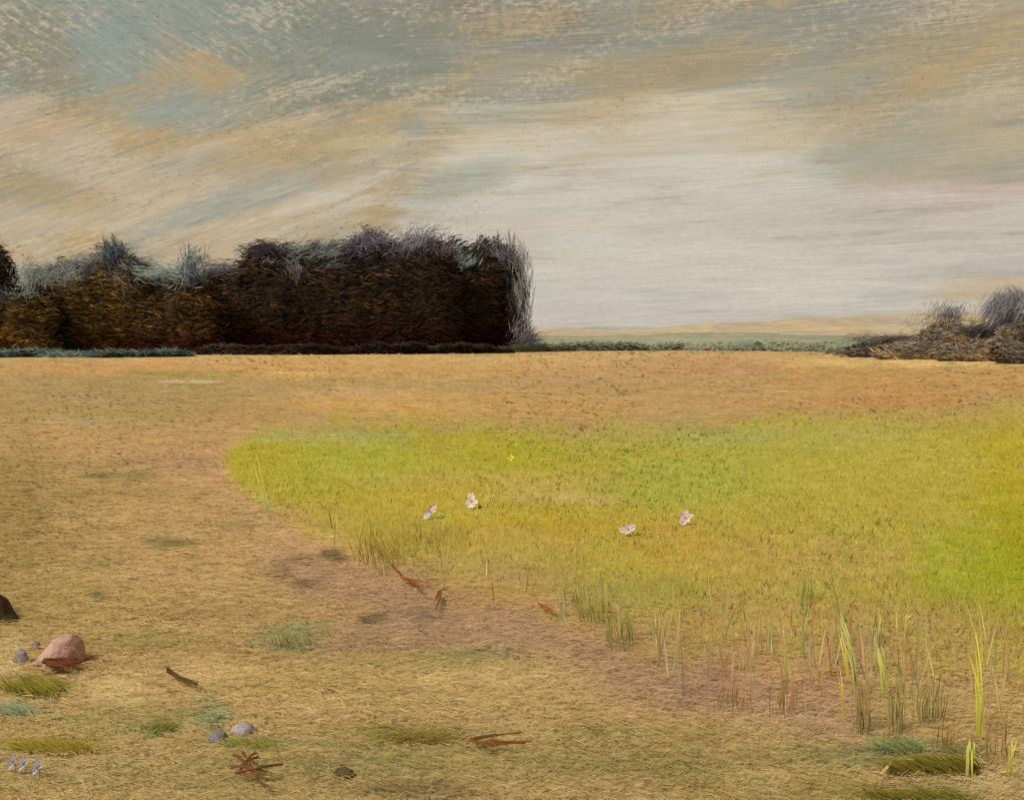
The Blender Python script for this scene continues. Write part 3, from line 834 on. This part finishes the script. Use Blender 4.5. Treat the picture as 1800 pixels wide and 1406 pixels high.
# far rise of the land
def ridge(name, xs, ys, Y, foot, cols, label):
    px = np.arange(xs[0], xs[-1] + 1, 6.0)
    top = np.interp(px, xs, ys) + (fbm(px / 50, px * 0, 401 + int(Y), 4) - .5) * 7
    V, C = [], []
    K = 14
    for k in range(K + 1):
        s = k / K
        Yk = Y * (0.62 + 0.38 * s)
        zc = EYE + (HORIZON - top) / F * Y
        for a, z in zip(px, zc):
            V.append(((a - CX) / F * Y, Yk, -0.3 + (z + 0.3) * s ** 1.4))
    for k in range(6):
        s = (k + 1) / 6
        zc = EYE + (HORIZON - top) / F * Y
        for a, z in zip(px, zc):
            V.append(((a - CX) / F * Y, Y * (1 + 0.5 * s), (z + 0.3) * (1 - s * s) - 0.3))
    V = np.array(V)
    n = len(px)
    rowsn = K + 7
    i = np.arange(n * rowsn).reshape(rowsn, n)
    f = np.stack([i[:-1, :-1], i[:-1, 1:], i[1:, 1:], i[1:, :-1]], -1).reshape(-1, 4)
    pal = np.asarray(cols, float)
    t = np.clip((fbm(V[:, 0] / (0.05 * Y) , V[:, 1] / (0.03 * Y), 431, 4) - .25) / .5, 0, .999) * (len(pal) - 1)
    a = t.astype(int)
    c = pal[a] * (1 - (t - a)[:, None]) + pal[np.minimum(a + 1, len(pal) - 1)] * (t - a)[:, None]
    o = new_mesh(name, V, f.astype(np.int32), M_hill, None, lin(c) / GROUND_K, True)
    o['kind'] = 'structure'
    o['label'] = label
    return o


ridge('hill', [-600, 500, 900, 960, 1100, 1230, 1320, 1480, 1640, 1800, 2600], [604, 600, 586, 578, 580, 571, 563, 561, 566, 572, 575], 620,
      590, [(180, 164, 134), (170, 158, 134), (184, 164, 132), (162, 150, 136), (176, 156, 146)], 'far ochre rise of land on the horizon')
ridge('far_bank', [-600, 700, 900, 1000, 1120, 1250, 1350, 1500, 1800, 2400], [606, 604, 588, 590, 590, 584, 586, 592, 596, 598], 330,
      600, [(138, 140, 120), (150, 144, 116), (128, 138, 120), (158, 146, 120), (140, 138, 118)], 'dull green bank below the far ochre rise')

SCRUB = 'dark scrub at the right edge of the field'
GREYD = [(88, 82, 80), (108, 98, 88), (138, 116, 84), (94, 90, 94), (156, 130, 90)]
GREYD2 = [(70, 66, 66), (90, 80, 72), (122, 100, 72), (78, 76, 80)]
foliage_plant('bush', 1664, 628, 572, 36, GREYD, 'small grey bush with a tufted top, left of the leaning bush', 'bush', SCRUB, 3000, seed=21, p=2.2, depth=26, trunk=False, core_col=(96, 82, 62),
              wisps=[(1662, 552, 26, 62, 18, 170, [(120, 114, 114), (92, 88, 94), (150, 144, 138)], (20, 9)), (1655, 572, 26, 20, 40, 140, GREYD, (26, 12))])
foliage_plant('bush', 1754, 634, 556, 30, GREYD, 'wedge shaped slate grey bush leaning right at the edge of the view', 'bush', SCRUB, 3400, seed=22, p=1.7, depth=26, trunk=False, skew=34, core_col=(96, 82, 62),
              wisps=[(1756, 548, 74, 52, 9, 260, [(110, 108, 114), (122, 120, 124), (96, 94, 102), (138, 134, 132)], (16, 13)), (1778, 524, 30, 130, 22, 120, [(120, 118, 122), (100, 98, 104)], (12, 8)),
                     (1720, 580, 46, 22, 14, 130, [(58, 54, 54), (76, 70, 68)], (20, 6)), (1770, 572, 40, 125, 16, 110, [(60, 60, 70), (84, 82, 88)], (18, 14))])
foliage_plant('bush', 1815, 640, 600, 50, GREYD2, 'near-black bush half out of view at the right edge', 'bush', SCRUB, 3200, seed=23, p=2.4, depth=26, trunk=False, core_col=(70, 60, 50))
foliage_plant('bush', 1552, 628, 606, 46, GREYD2, 'low dark blue grey bush at the left end of the scrub', 'bush', SCRUB, 3000, seed=24, p=2.2, depth=20, trunk=False, core_col=(96, 82, 62), leaf=(10, 28),
              wisps=[(1560, 596, 50, 12, 10, 120, GREYD2, (36, 5)), (1490, 619, 50, 4, 8, 50, GREYD2, (30, 3))])
foliage_plant('bush', 1622, 632, 602, 60, GREYD, 'low brown grey bush spreading under the small tufted bush', 'bush', SCRUB, 3200, seed=25, p=2.4, depth=20, trunk=False, core_col=(96, 82, 62), leaf=(10, 28))
foliage_plant('bush', 1722, 635, 602, 56, GREYD, 'low brown grey bush under the leaning bush', 'bush', SCRUB, 3200, seed=26, p=2.4, depth=20, trunk=False, core_col=(96, 82, 62), leaf=(10, 28))


# ------------------------------------------------------------------ things lying and growing in the foreground
def foot(px, py):
    x, y = on_ground(px, py)
    x, y = float(x), float(y)
    return x, y, float(height(np.array([x]), np.array([y]))[0]), math.hypot(y, 0.0) / F * 1.0


def px_size(px, py):
    x, y = on_ground(px, py)
    return float(np.sqrt(x * x + y * y + EYE * EYE)) / F


def stone(px, py, wpx, hpx, cols, label, profile=None, name='stone', cat='stone', group=None, seed=0, base_col=None):
    """boulder from a side profile (list of (x, z) in 0..1), rounded in depth and chipped by noise"""
    x, y, z, _ = foot(px, py)
    s = px_size(px, py)
    W, H = wpx * s, hpx * s
    nu, nv = 40, 22
    V, C = [], []
    prof = profile or [(-1, 0), (-.95, .35), (-.6, .8), (0, 1), (.6, .85), (.95, .4), (1, 0)]
    ang = np.linspace(0, 1, len(prof))
    for j in range(nv):
        v = math.pi * j / (nv - 1)                        # 0 front foot .. pi back foot, over the top
        for i in range(nu):
            q = i / (nu - 1)
            cx = np.interp(q, ang, [p[0] for p in prof])
            cz = np.interp(q, ang, [p[1] for p in prof])
            k = math.sin(v) ** 0.55
            px_, pz_ = cx * W / 2 * (0.55 + 0.45 * k), cz * H * k
            py_ = -math.cos(v) * W * 0.38 * (0.35 + 0.65 * (1 - abs(cx) ** 2.5))
            nz = (float(fbm(np.array([q * 6 + seed]), np.array([v * 2.4]), 501 + seed, 3)[0]) - 0.5)
            V.append((px_ * (1 + nz * .16), py_ * (1 + nz * .3), pz_ * (1 + nz * .22) - 0.004))
            t = float(fbm(np.array([q * 9 + seed]), np.array([v * 4]), 521 + seed, 3)[0])
            a = np.asarray(cols[0], float); b = np.asarray(cols[1], float)
            w = min(1, max(0, (q - .42) * 3 + (t - .5) * 1.6 + .3))
            c = a * (1 - w) + b * w
            C.append(c)
    i = np.arange(nu * nv).reshape(nv, nu)
    f = np.stack([i[:-1, :-1], i[:-1, 1:], i[1:, 1:], i[1:, :-1]], -1).reshape(-1, 4)
    o = new_mesh(name, np.array(V), f.astype(np.int32), M_stone, None, lin(np.array(C)) / 0.85, True)
    o.location = (x, y, z)
    return tag(o, label, cat, group)


PINKP = [(-1, 0), (-.78, .2), (-.45, .55), (-.12, .86), (.2, 1.0), (.52, 1.0), (.74, .78), (.88, .45), (.86, .2), (.8, 0)]
stone(106, 1168, 86, 46, ((192, 160, 144), (178, 132, 118)), 'rose pink wedge shaped stone on rusty earth near the left edge', PINKP, seed=1)
stone(37, 1166, 24, 24, ((136, 126, 126), (150, 142, 142)), 'small round blue grey stone left of the pink stone', seed=2, group='grey pebbles beside the pink stone')
stone(63, 1144, 17, 14, ((128, 116, 110), (136, 128, 126)), 'tiny grey pebble between the round grey stone and the pink stone', seed=3, group='grey pebbles beside the pink stone')
stone(428, 1288, 44, 20, ((176, 166, 166), (150, 142, 146)), 'pale lilac white stone on the green weeds near the bottom left', seed=4)
stone(384, 1304, 34, 20, ((130, 124, 130), (120, 116, 122)), 'dull lilac grey stone below the pale lilac white one', seed=5)
stone(604, 1366, 40, 16, ((84, 70, 46), (96, 82, 54)), 'dark round stain built as a flat stone at the bottom of the field', seed=6)  # a surface stain, added here in the shape of a flat stone
stone(10, 1092, 46, 44, ((60, 44, 26), (70, 54, 32)), 'dark brown clod standing for a stain at the left edge', name='stain_clod', cat='clod', seed=7,  # dark mark, partly a stain, added as an earth coloured lump
      profile=[(-1, 0), (-.9, .8), (-.4, 1), (0, .8), (.4, .4), (.8, .14), (1, 0)])


# curved tapered strips and rods
def rods(paths, radii, k=6):
    V, f = [], []
    for pts, (r0, r1) in zip(paths, radii):
        pts = [Vector(p) for p in pts]
        n = len(pts)
        o = len(V)
        for i, p in enumerate(pts):
            d = (pts[min(i + 1, n - 1)] - pts[max(i - 1, 0)]).normalized()
            s = d.cross(Vector((0.3, 0.1, 0.94))).normalized() if abs(d.z) < .9 else d.cross(Vector((0, 1, 0))).normalized()
            t = d.cross(s)
            r = r0 + (r1 - r0) * i / (n - 1)
            for j in range(k):
                g = 2 * math.pi * j / k
                V.append(tuple(p + (s * math.cos(g) + t * math.sin(g)) * r))
        for i in range(n - 1):
            for j in range(k):
                f.append((o + i * k + j, o + i * k + (j + 1) % k, o + (i + 1) * k + (j + 1) % k, o + (i + 1) * k + j))
        f.append(tuple(o + j for j in range(k))[::-1])
        f.append(tuple(o + (n - 1) * k + j for j in range(k)))
    return V, f


def curve(p0, p1, p2, n=8):
    p0, p1, p2 = map(np.asarray, (p0, p1, p2))
    t = np.linspace(0, 1, n)[:, None]
    return (1 - t) ** 2 * p0 + 2 * t * (1 - t) * p1 + t * t * p2


def ground_stroke(a, b, c, ref, lift=0.02):
    """a curve lying on the ground through three photo points, relative to ref"""
    out = []
    for (px, py) in curve(np.array(a, float), np.array(b, float), np.array(c, float), 9):
        x, y, z, _ = foot(px, py)
        out.append((x - ref[0], y - ref[1], z + lift - ref[2]))
    return out


def twig(strokes, wpx, col, label, name='twig', cat='twig', group=None, raised=0.0):
    """a dead plant or twig lying on the ground: each stroke a little bundle of rods"""
    cx, cy = np.mean([s[0][0] for s in strokes]), np.mean([s[0][1] for s in strokes])
    ref = foot(cx, cy)[:3]
    s = px_size(cx, cy)
    P, Rr, cols = [], [], []
    for st in strokes:
        for k in range(4):
            j = rng.normal(0, 1.1, (3, 2))
            base = ground_stroke(np.add(st[0], j[0]), np.add(st[1], j[1] * 1.8), np.add(st[2], j[2] * 2.2), ref, 0.03 + wpx * s * 0.4)
            P.append([(q[0], q[1], q[2] + raised * s * math.sin(i / 8 * 3.14)) for i, q in enumerate(base)])
            Rr.append((wpx * s * 0.5 * rng.uniform(.5, 1), wpx * s * 0.12))
    V, f = rods(P, Rr)
    C = np.tile(lin(col) / 0.8, (len(V), 1)) * rng.uniform(0.5, 1.35, (len(V), 1))
    o = new_mesh(name, np.array(V), f, M_twig, None, C, True)
    o.location = ref
    return tag(o, label, cat, group)


RUST = (134, 80, 42)
TW = 'rusty dry twigs strewn on the field'
twig([((705, 1022), (725, 1026), (752, 1036)), ((708, 1023), (722, 1030), (738, 1034)), ((712, 1024), (728, 1032), (740, 1047)), ((690, 1000), (696, 1008), (702, 1014))], 2.8, RUST, 'rusty forked twig lying at the meadow edge', group=TW)
twig([((776, 1044), (774, 1062), (764, 1084)), ((772, 1046), (770, 1058), (762, 1072)), ((778, 1042), (782, 1041), (790, 1040))], 2.8, RUST, 'short rusty hook shaped twig standing just right of the forked twig', group=TW)
twig([((946, 1070), (960, 1076), (976, 1086)), ((950, 1076), (962, 1080), (972, 1084))], 2.6, (150, 84, 42), 'faint rusty twig beside the tip of the meadow edge', group=TW)
twig([((826, 1312), (856, 1304), (918, 1300)), ((828, 1314), (870, 1322), (924, 1320)), ((838, 1310), (856, 1306), (872, 1303)), ((835, 1314), (850, 1322), (872, 1327)), ((862, 1312), (890, 1318), (932, 1314))], 3.8, (118, 74, 34),
     'rust brown bundle of twigs low in the middle of the field', group=TW)
twig([((412, 1350), (424, 1362), (446, 1380)), ((420, 1382), (440, 1356), (452, 1346)), ((415, 1384), (450, 1388), (500, 1364)), ((426, 1346), (436, 1362), (444, 1372)), ((408, 1370), (424, 1380), (470, 1382)),
      ((430, 1384), (450, 1394), (462, 1404)), ((424, 1368), (440, 1364), (456, 1352))], 4.6, (118, 76, 44), 'red brown curled dead weed at the bottom left', name='dead_weed', cat='dead plant', raised=6)
twig([((294, 1192), (312, 1204), (348, 1219)), ((296, 1194), (318, 1208), (344, 1216))], 6.0, (82, 62, 30), 'dark brown stick lying on the field left of centre', name='stick', cat='stick')
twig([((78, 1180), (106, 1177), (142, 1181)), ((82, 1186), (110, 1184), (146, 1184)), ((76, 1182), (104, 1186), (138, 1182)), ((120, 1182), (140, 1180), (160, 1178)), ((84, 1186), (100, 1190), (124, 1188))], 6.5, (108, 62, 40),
     'rust brown bundles at the foot of the pink stone', name='brown_bundles', cat='dead leaves')  # bundled rods for the dark rust brown base around the stone
twig([((1549, 1373), (1558, 1362), (1568, 1350)), ((1550, 1372), (1559, 1361), (1567, 1351))], 2.6, (222, 186, 122), 'thin pale straw lying before the dark green tuft', name='straw_stalk', cat='straw')


def blades_thing(name, blades, label, cat, group=None, parts=True):
    """blades: (root px, root py, tip dx px, height px, width px, colour, bend px); upright blades in one plant"""
    if parts:
        more = []
        for (px, py, dx, hp, wp, col, bend) in blades:
            for k in range(3):
                o = (k - 1) * wp * 0.42
                more.append((px + o + rng.normal(0, .6), py + rng.normal(0, 3), dx + rng.normal(0, 2), hp * (1 - 0.16 * abs(k - 1)) * rng.uniform(.86, 1.05),
                             wp * 0.42, np.asarray(col, float) * rng.uniform(.82, 1.12), bend + rng.normal(0, .8)))
        blades = more
    r0 = foot(np.mean([b[0] for b in blades]), np.mean([b[1] for b in blades]))[:3]
    V, f, C = [], [], []
    root = empty(name, r0, label, cat, group) if parts else None
    for (px, py, dx, hp, wp, col, bend) in blades:
        x, y, z, _ = foot(px, py)
        s = px_size(px, py)
        n = 9
        ty = rng.normal(0, 0.12) * hp * s
        o = len(V)
        for i in range(n):
            t = i / (n - 1)
            cx = x - r0[0] + (dx * t * t + bend * math.sin(math.pi * t)) * s
            cy = y - r0[1] + ty * t * t
            cz = z - r0[2] + hp * s * t * 1.04
            w = wp * s * 0.5 * (0.5 + 1.1 * t) * max(0.05, (1 - t) ** 0.55) * 1.25
            V += [(cx - w, cy, cz), (cx, cy - w * .5, cz), (cx + w, cy, cz)]
            k = 0.82 + 0.3 * t
            C += [np.asarray(col, float) * k, np.asarray(col, float) * k * .92, np.asarray(col, float) * k * 1.06]
        for i in range(n - 1):
            for j in (0, 1):
                a = o + i * 3 + j
                f.append((a, a + 1, a + 4, a + 3))
        if parts:
            Vb = np.array(V)
            new_mesh('blade', Vb, f, M_blade, root, lin(np.clip(np.array(C), 4, 250)) / BLADE_K, normals=np.tile((0, -.6, .8), (len(V), 1)))
            V, f, C = [], [], []
    if parts:
        return root
    ob = new_mesh(name, np.array(V), f, M_blade, None, lin(np.clip(np.array(C), 4, 250)) / BLADE_K, normals=np.tile((0, -.45, .9), (len(V), 1)) + rng.normal(0, .12, (len(V), 3)))
    ob.location = r0
    return tag(ob, label, cat, group)


YG, PG, LG, DG = (196, 186, 66), (170, 170, 96), (158, 158, 100), (112, 110, 62)
ST = 'pale grass stalks standing at the right of the meadow edge'
blades_thing('grass_stalk', [(474, 914, -24, 104, 3.4, (198, 186, 100), -6), (470, 906, -14, 60, 3, LG, -3), (477, 918, -12, 50, 4, LG, -2)], 'long thin pale yellow stalk leaning left at the meadow\'s left tip', 'grass stalk')
blades_thing('grass_stalk', [(1385, 1212, -10, 100, 4, (176, 166, 90), -1), (1390, 1216, -6, 60, 4, LG, 1), (1383, 1210, -12, 150, 3, (180, 166, 84), 0)], 'pale green stalk pair, leftmost of the tall stalks on the right', 'grass stalk', ST)
blades_thing('grass_stalk', [(1408, 1136, 16, 76, 5, (176, 166, 66), 1), (1410, 1134, 4, 90, 3, LG, 3)], 'short yellow green stalk leaning right, next to the leftmost pale pair', 'grass stalk', ST)
blades_thing('grass_stalk', [(1500, 1218, -24, 150, 6.5, PG, 4), (1492, 1190, -14, 90, 5, YG, -3), (1502, 1220, -18, 110, 5, (184, 174, 92), 2)], 'tallest pale green stalk with a yellow streak, leaning left', 'grass stalk', ST)
blades_thing('grass_stalk', [(1481, 1262, -6, 92, 3.2, YG, 0)], 'single thin yellow blade below the tallest pale green stalk', 'grass stalk', ST)
blades_thing('grass_stalk', [(1552, 1216, -14, 96, 8, PG, 2), (1556, 1218, -18, 100, 4, YG, 2), (1545, 1130, 4, 50, 5, (186, 168, 70), 0)], 'broad pale green blade with yellow edge, right of the tallest stalk', 'grass stalk', ST)
blades_thing('grass_stalk', [(1588, 1144, 4, 68, 4.5, (170, 160, 84), 0), (1592, 1120, 0, 44, 4, YG, 0)], 'short pale stalk right of the broad pale green blade', 'grass stalk', ST)
blades_thing('grass_stalk', [(1722, 1300, -12, 176, 6, (192, 180, 56), 3), (1718, 1292, -6, 110, 6, (182, 172, 72), 1)], 'bright yellow stalk standing alone near the right edge', 'grass stalk', ST)
blades_thing('grass_stalk', [(1704, 1356, 4, 56, 13, (172, 164, 80), 0), (1709, 1354, -2, 50, 6, YG, 0)], 'stubby pale yellow blade below the bright yellow stalk', 'grass stalk', ST)
blades_thing('grass_stalk', [(1770, 1362, 6, 70, 6, (176, 168, 82), 0), (1776, 1358, 2, 66, 4, YG, 0)], 'short yellow green blade in the bottom right corner', 'grass stalk', ST)


def tuft(cx, cy, rx, ry, n, h, dx, cols, label, w=4.0, name='grass_tuft', cat='grass tuft', group=None):
    bl = []
    n, w = int(n * 1.8), w * 0.5
    for _ in range(n):
        a, r = rng.uniform(0, 6.283), math.sqrt(rng.random())
        c = (np.asarray(cols[rng.integers(0, len(cols))], float) * 0.8 + np.array((148, 122, 66)) * 0.2) * rng.uniform(.8, 1.2)
        hh = h * rng.uniform(.5, 1.2)
        bl.append((cx + rx * r * math.cos(a), cy + ry * r * math.sin(a), dx * rng.uniform(.5, 1.4), hh, w * rng.uniform(.6, 1.4), c, rng.normal(0, 3)))
    return blades_thing(name, bl, label, cat, group, False)


TU = 'tufts of grass and weeds in the foreground'
tuft(1670, 1350, 60, 9, 150, 26, -40, [(92, 86, 10), (78, 74, 8), (110, 98, 20)], 'dark olive tuft combed to the left at the bottom right', group=TU)
tuft(1600, 1356, 26, 5, 60, 22, -40, [(88, 80, 14), (104, 92, 24)], 'smaller dark olive tuft just left of the largest one', group=TU)
tuft(1590, 1312, 44, 9, 90, 20, -34, [(92, 118, 74), (112, 122, 76), (100, 108, 60)], 'teal green tuft behind the dark olive tufts', group=TU, w=3.2)
tuft(1700, 1318, 46, 7, 60, 18, -26, [(124, 120, 72), (112, 114, 68)], 'grey green tuft behind the stubby pale blade', group=TU, w=3)
tuft(1610, 1402, 90, 6, 150, 18, -30, [(92, 88, 14), (66, 78, 16), (112, 100, 22)], 'olive grass fringe along the bottom right edge', group=TU)
tuft(62, 1222, 56, 9, 110, 22, -24, [(104, 98, 16), (88, 88, 20), (126, 112, 30)], 'olive weed tuft under the pink stone', group=TU)
tuft(24, 1258, 34, 6, 60, 16, -22, [(116, 126, 92), (128, 138, 108)], 'pale teal weed at the left edge', group=TU, w=3.4)
tuft(100, 1324, 72, 8, 130, 18, -26, [(134, 114, 20), (118, 102, 22)], 'mustard olive weed patch low on the left', group=TU)
tuft(440, 1318, 48, 8, 90, 14, -10, [(122, 122, 36), (104, 108, 40)], 'light green weed patch under the pale lilac stone', group=TU, w=3)
tuft(282, 1292, 24, 8, 40, 14, 18, [(84, 92, 26), (98, 98, 40)], 'small green weed left of the lilac stones', group=TU, w=3)
tuft(730, 1300, 80, 9, 110, 14, 26, [(112, 96, 26), (126, 108, 40), (98, 88, 26)], 'olive weed patch left of the rust brown twigs', group=TU, w=3)
tuft(512, 1132, 36, 8, 60, 18, -8, [(132, 124, 76), (122, 116, 72)], 'blue green weed patch on the bare field', group=TU, w=3.2)
tuft(664, 985, 46, 14, 44, 46, -12, [(128, 112, 34), (112, 100, 36), (150, 128, 46)], 'dark olive grass tuft on the meadow\'s left curve', group=TU, w=2.6)
tuft(1045, 1090, 30, 14, 34, 54, -6, [(136, 134, 58), (122, 124, 52), (156, 142, 60)], 'fresh green grass tuft where the meadow edge turns', group=TU, w=2.8)
tuft(1090, 1130, 26, 14, 26, 54, -4, [(134, 130, 56), (126, 116, 52)], 'green grass tuft right below the fresh one on the edge', group=TU, w=2.8)
tuft(1412, 1060, 18, 8, 16, 54, 4, [(152, 146, 66), (142, 142, 70)], 'faint blue green tuft above the short leaning stalk', group=TU, w=2.6)
tuft(1290, 1240, 34, 14, 14, 52, 2, [(140, 98, 58), (154, 112, 68)], 'rusty dry tuft below the meadow edge', group=TU, w=2.4)
tuft(1372, 1248, 24, 14, 14, 66, 2, [(138, 94, 52), (150, 108, 62)], 'taller rusty dry tuft under the leftmost pale pair', group=TU, w=2.4)
tuft(1518, 1276, 18, 10, 16, 88, -8, [(134, 120, 70), (142, 124, 74)], 'grey green upright tuft between the thin blade and broad blade', group=TU, w=3)
tuft(1580, 1280, 20, 10, 16, 98, -4, [(136, 120, 68), (144, 126, 72)], 'grey green upright tuft below the short pale stalk', group=TU, w=3)
tuft(1636, 1262, 24, 10, 18, 78, 6, [(158, 144, 84), (142, 130, 76), (118, 108, 62)], 'sandy upright tuft left of the bright yellow stalk', group=TU, w=3)
tuft(1660, 1312, 24, 8, 12, 44, 2, [(128, 84, 34), (118, 76, 30)], 'rusty dry tuft above the largest olive tuft', group=TU, w=2.4)
tuft(1750, 1330, 22, 10, 12, 66, 4, [(140, 106, 58), (132, 112, 60)], 'rusty dry tuft left of the corner blade', group=TU, w=2.4)


# flowers
def flower(px, py, outline, col, label, name='flower', cat='flower', group=None, stem_px=16, wpx=28, petals=5):
    """papery blossom facing the viewer's side: cupped petals of unequal size on a thin stem"""
    s = px_size(px, py + stem_px)
    x, y, z, _ = foot(px, py + stem_px)
    root = empty(name, (x, y, z), label, cat, group)
    H = stem_px * s
    V, f = rods([curve((0, 0, -.01), (0.01, 0.0, H * .5), (0, 0.01, H * 1.02), 7)], [(s * 0.7, s * 0.5)])
    new_mesh('stem', np.array(V), f, M_blade, root, np.tile(lin((140, 132, 50)) / BLADE_K, (len(V), 1)), True)
    for (ang, L, W) in outline:                             # degrees in the blossom's plane, length and width in photo px
        a = math.radians(ang)
        V, C, n, m = [], [], 9, 7
        for i in range(n):
            t = i / (n - 1)
            for j in range(m):
                q = (j / (m - 1) - .5) * 2
                w = W * s * .5 * math.sin(math.pi * min(1, t * .78 + .12)) ** .7
                crinkle = (float(fbm(np.array([t * 5 + ang]), np.array([q * 3]), 611, 2)[0]) - .5) * 5 * s
                u, v = L * s * t * (1 + 0.12 * math.sin(q * 5 + ang)), q * w
                dx, dz = u * math.cos(a) - v * math.sin(a), u * math.sin(a) + v * math.cos(a)
                dy = -(t * t * 2.5 + abs(q) * 1.5) * s + crinkle * 0.5
                V.append((dx, dy + dz * 0.45, H + dz * 0.95))
                C.append(np.asarray(col, float) * (0.92 + .1 * t))
        i = np.arange(n * m).reshape(n, m)
        f = np.stack([i[:-1, :-1], i[:-1, 1:], i[1:, 1:], i[1:, :-1]], -1).reshape(-1, 4)
        new_mesh('petal', np.array(V), f.astype(np.int32), M_petal, root, lin(np.array(C)) / BLADE_K, True)
    V, C = [], []
    for j in range(7):
        for i in range(10):
            a, b = i / 10 * 6.283, j / 6 * math.pi
            V.append((math.sin(b) * math.cos(a) * 1.4 * s, -2.6 * s + math.cos(b) * 1.4 * s, H + math.sin(b) * math.sin(a) * 1.4 * s))
    f = [(j * 10 + i, j * 10 + (i + 1) % 10, j * 10 + 10 + (i + 1) % 10, j * 10 + 10 + i) for j in range(6) for i in range(10)]
    new_mesh('flower_centre', np.array(V), f, M_petal, root, np.tile(lin(np.asarray(col) * 0.86), (70, 1)), True)
    return root


WH = (214, 193, 184)
FG = 'pale pinkish white flowers in the meadow'
flower(756, 897, [(50, 15, 10), (62, 12, 8), (20, 10, 9), (225, 16, 10), (245, 13, 9), (140, 7, 8)], WH, 'long slanting pinkish white flower, leftmost in the meadow', group=FG)
flower(828, 882, [(85, 13, 13), (200, 11, 8), (-15, 12, 8), (250, 13, 12), (295, 12, 11)], (216, 201, 188), 'upright white flower with spread lower petals, second from the left', group=FG)
flower(1103, 932, [(15, 13, 12), (195, 14, 11), (60, 10, 10), (160, 11, 10), (35, 17, 6), (270, 8, 12)], WH, 'flat wide pinkish flower, lowest of the meadow flowers', group=FG)
flower(1204, 911, [(80, 13, 12), (25, 15, 10), (240, 14, 12), (200, 10, 10), (320, 9, 9), (140, 10, 10)], WH, 'large rounded pinkish white flower, rightmost in the meadow', group=FG)
flower(897, 803, [(90, 7, 6), (10, 6, 5), (180, 6, 5), (270, 6, 6), (135, 6, 5)], (232, 224, 96), 'small bright yellow flower in the middle of the meadow', stem_px=8)
LV = (172, 166, 176)
for i, (fx, fy, lab) in enumerate(((24, 1346, 'leftmost of three lavender flower spikes in the bottom left corner'), (42, 1350, 'thin middle one of three lavender flower spikes'), (66, 1356, 'broad rightmost one of three lavender flower spikes'))):
    flower(fx, fy, [(100, 12, 7), (80, 10, 6), (250, 11, 7), (200, 7, 5), (10, 6 + 2 * i, 5)], LV, lab, group='lavender flowers in the bottom left corner', stem_px=22)
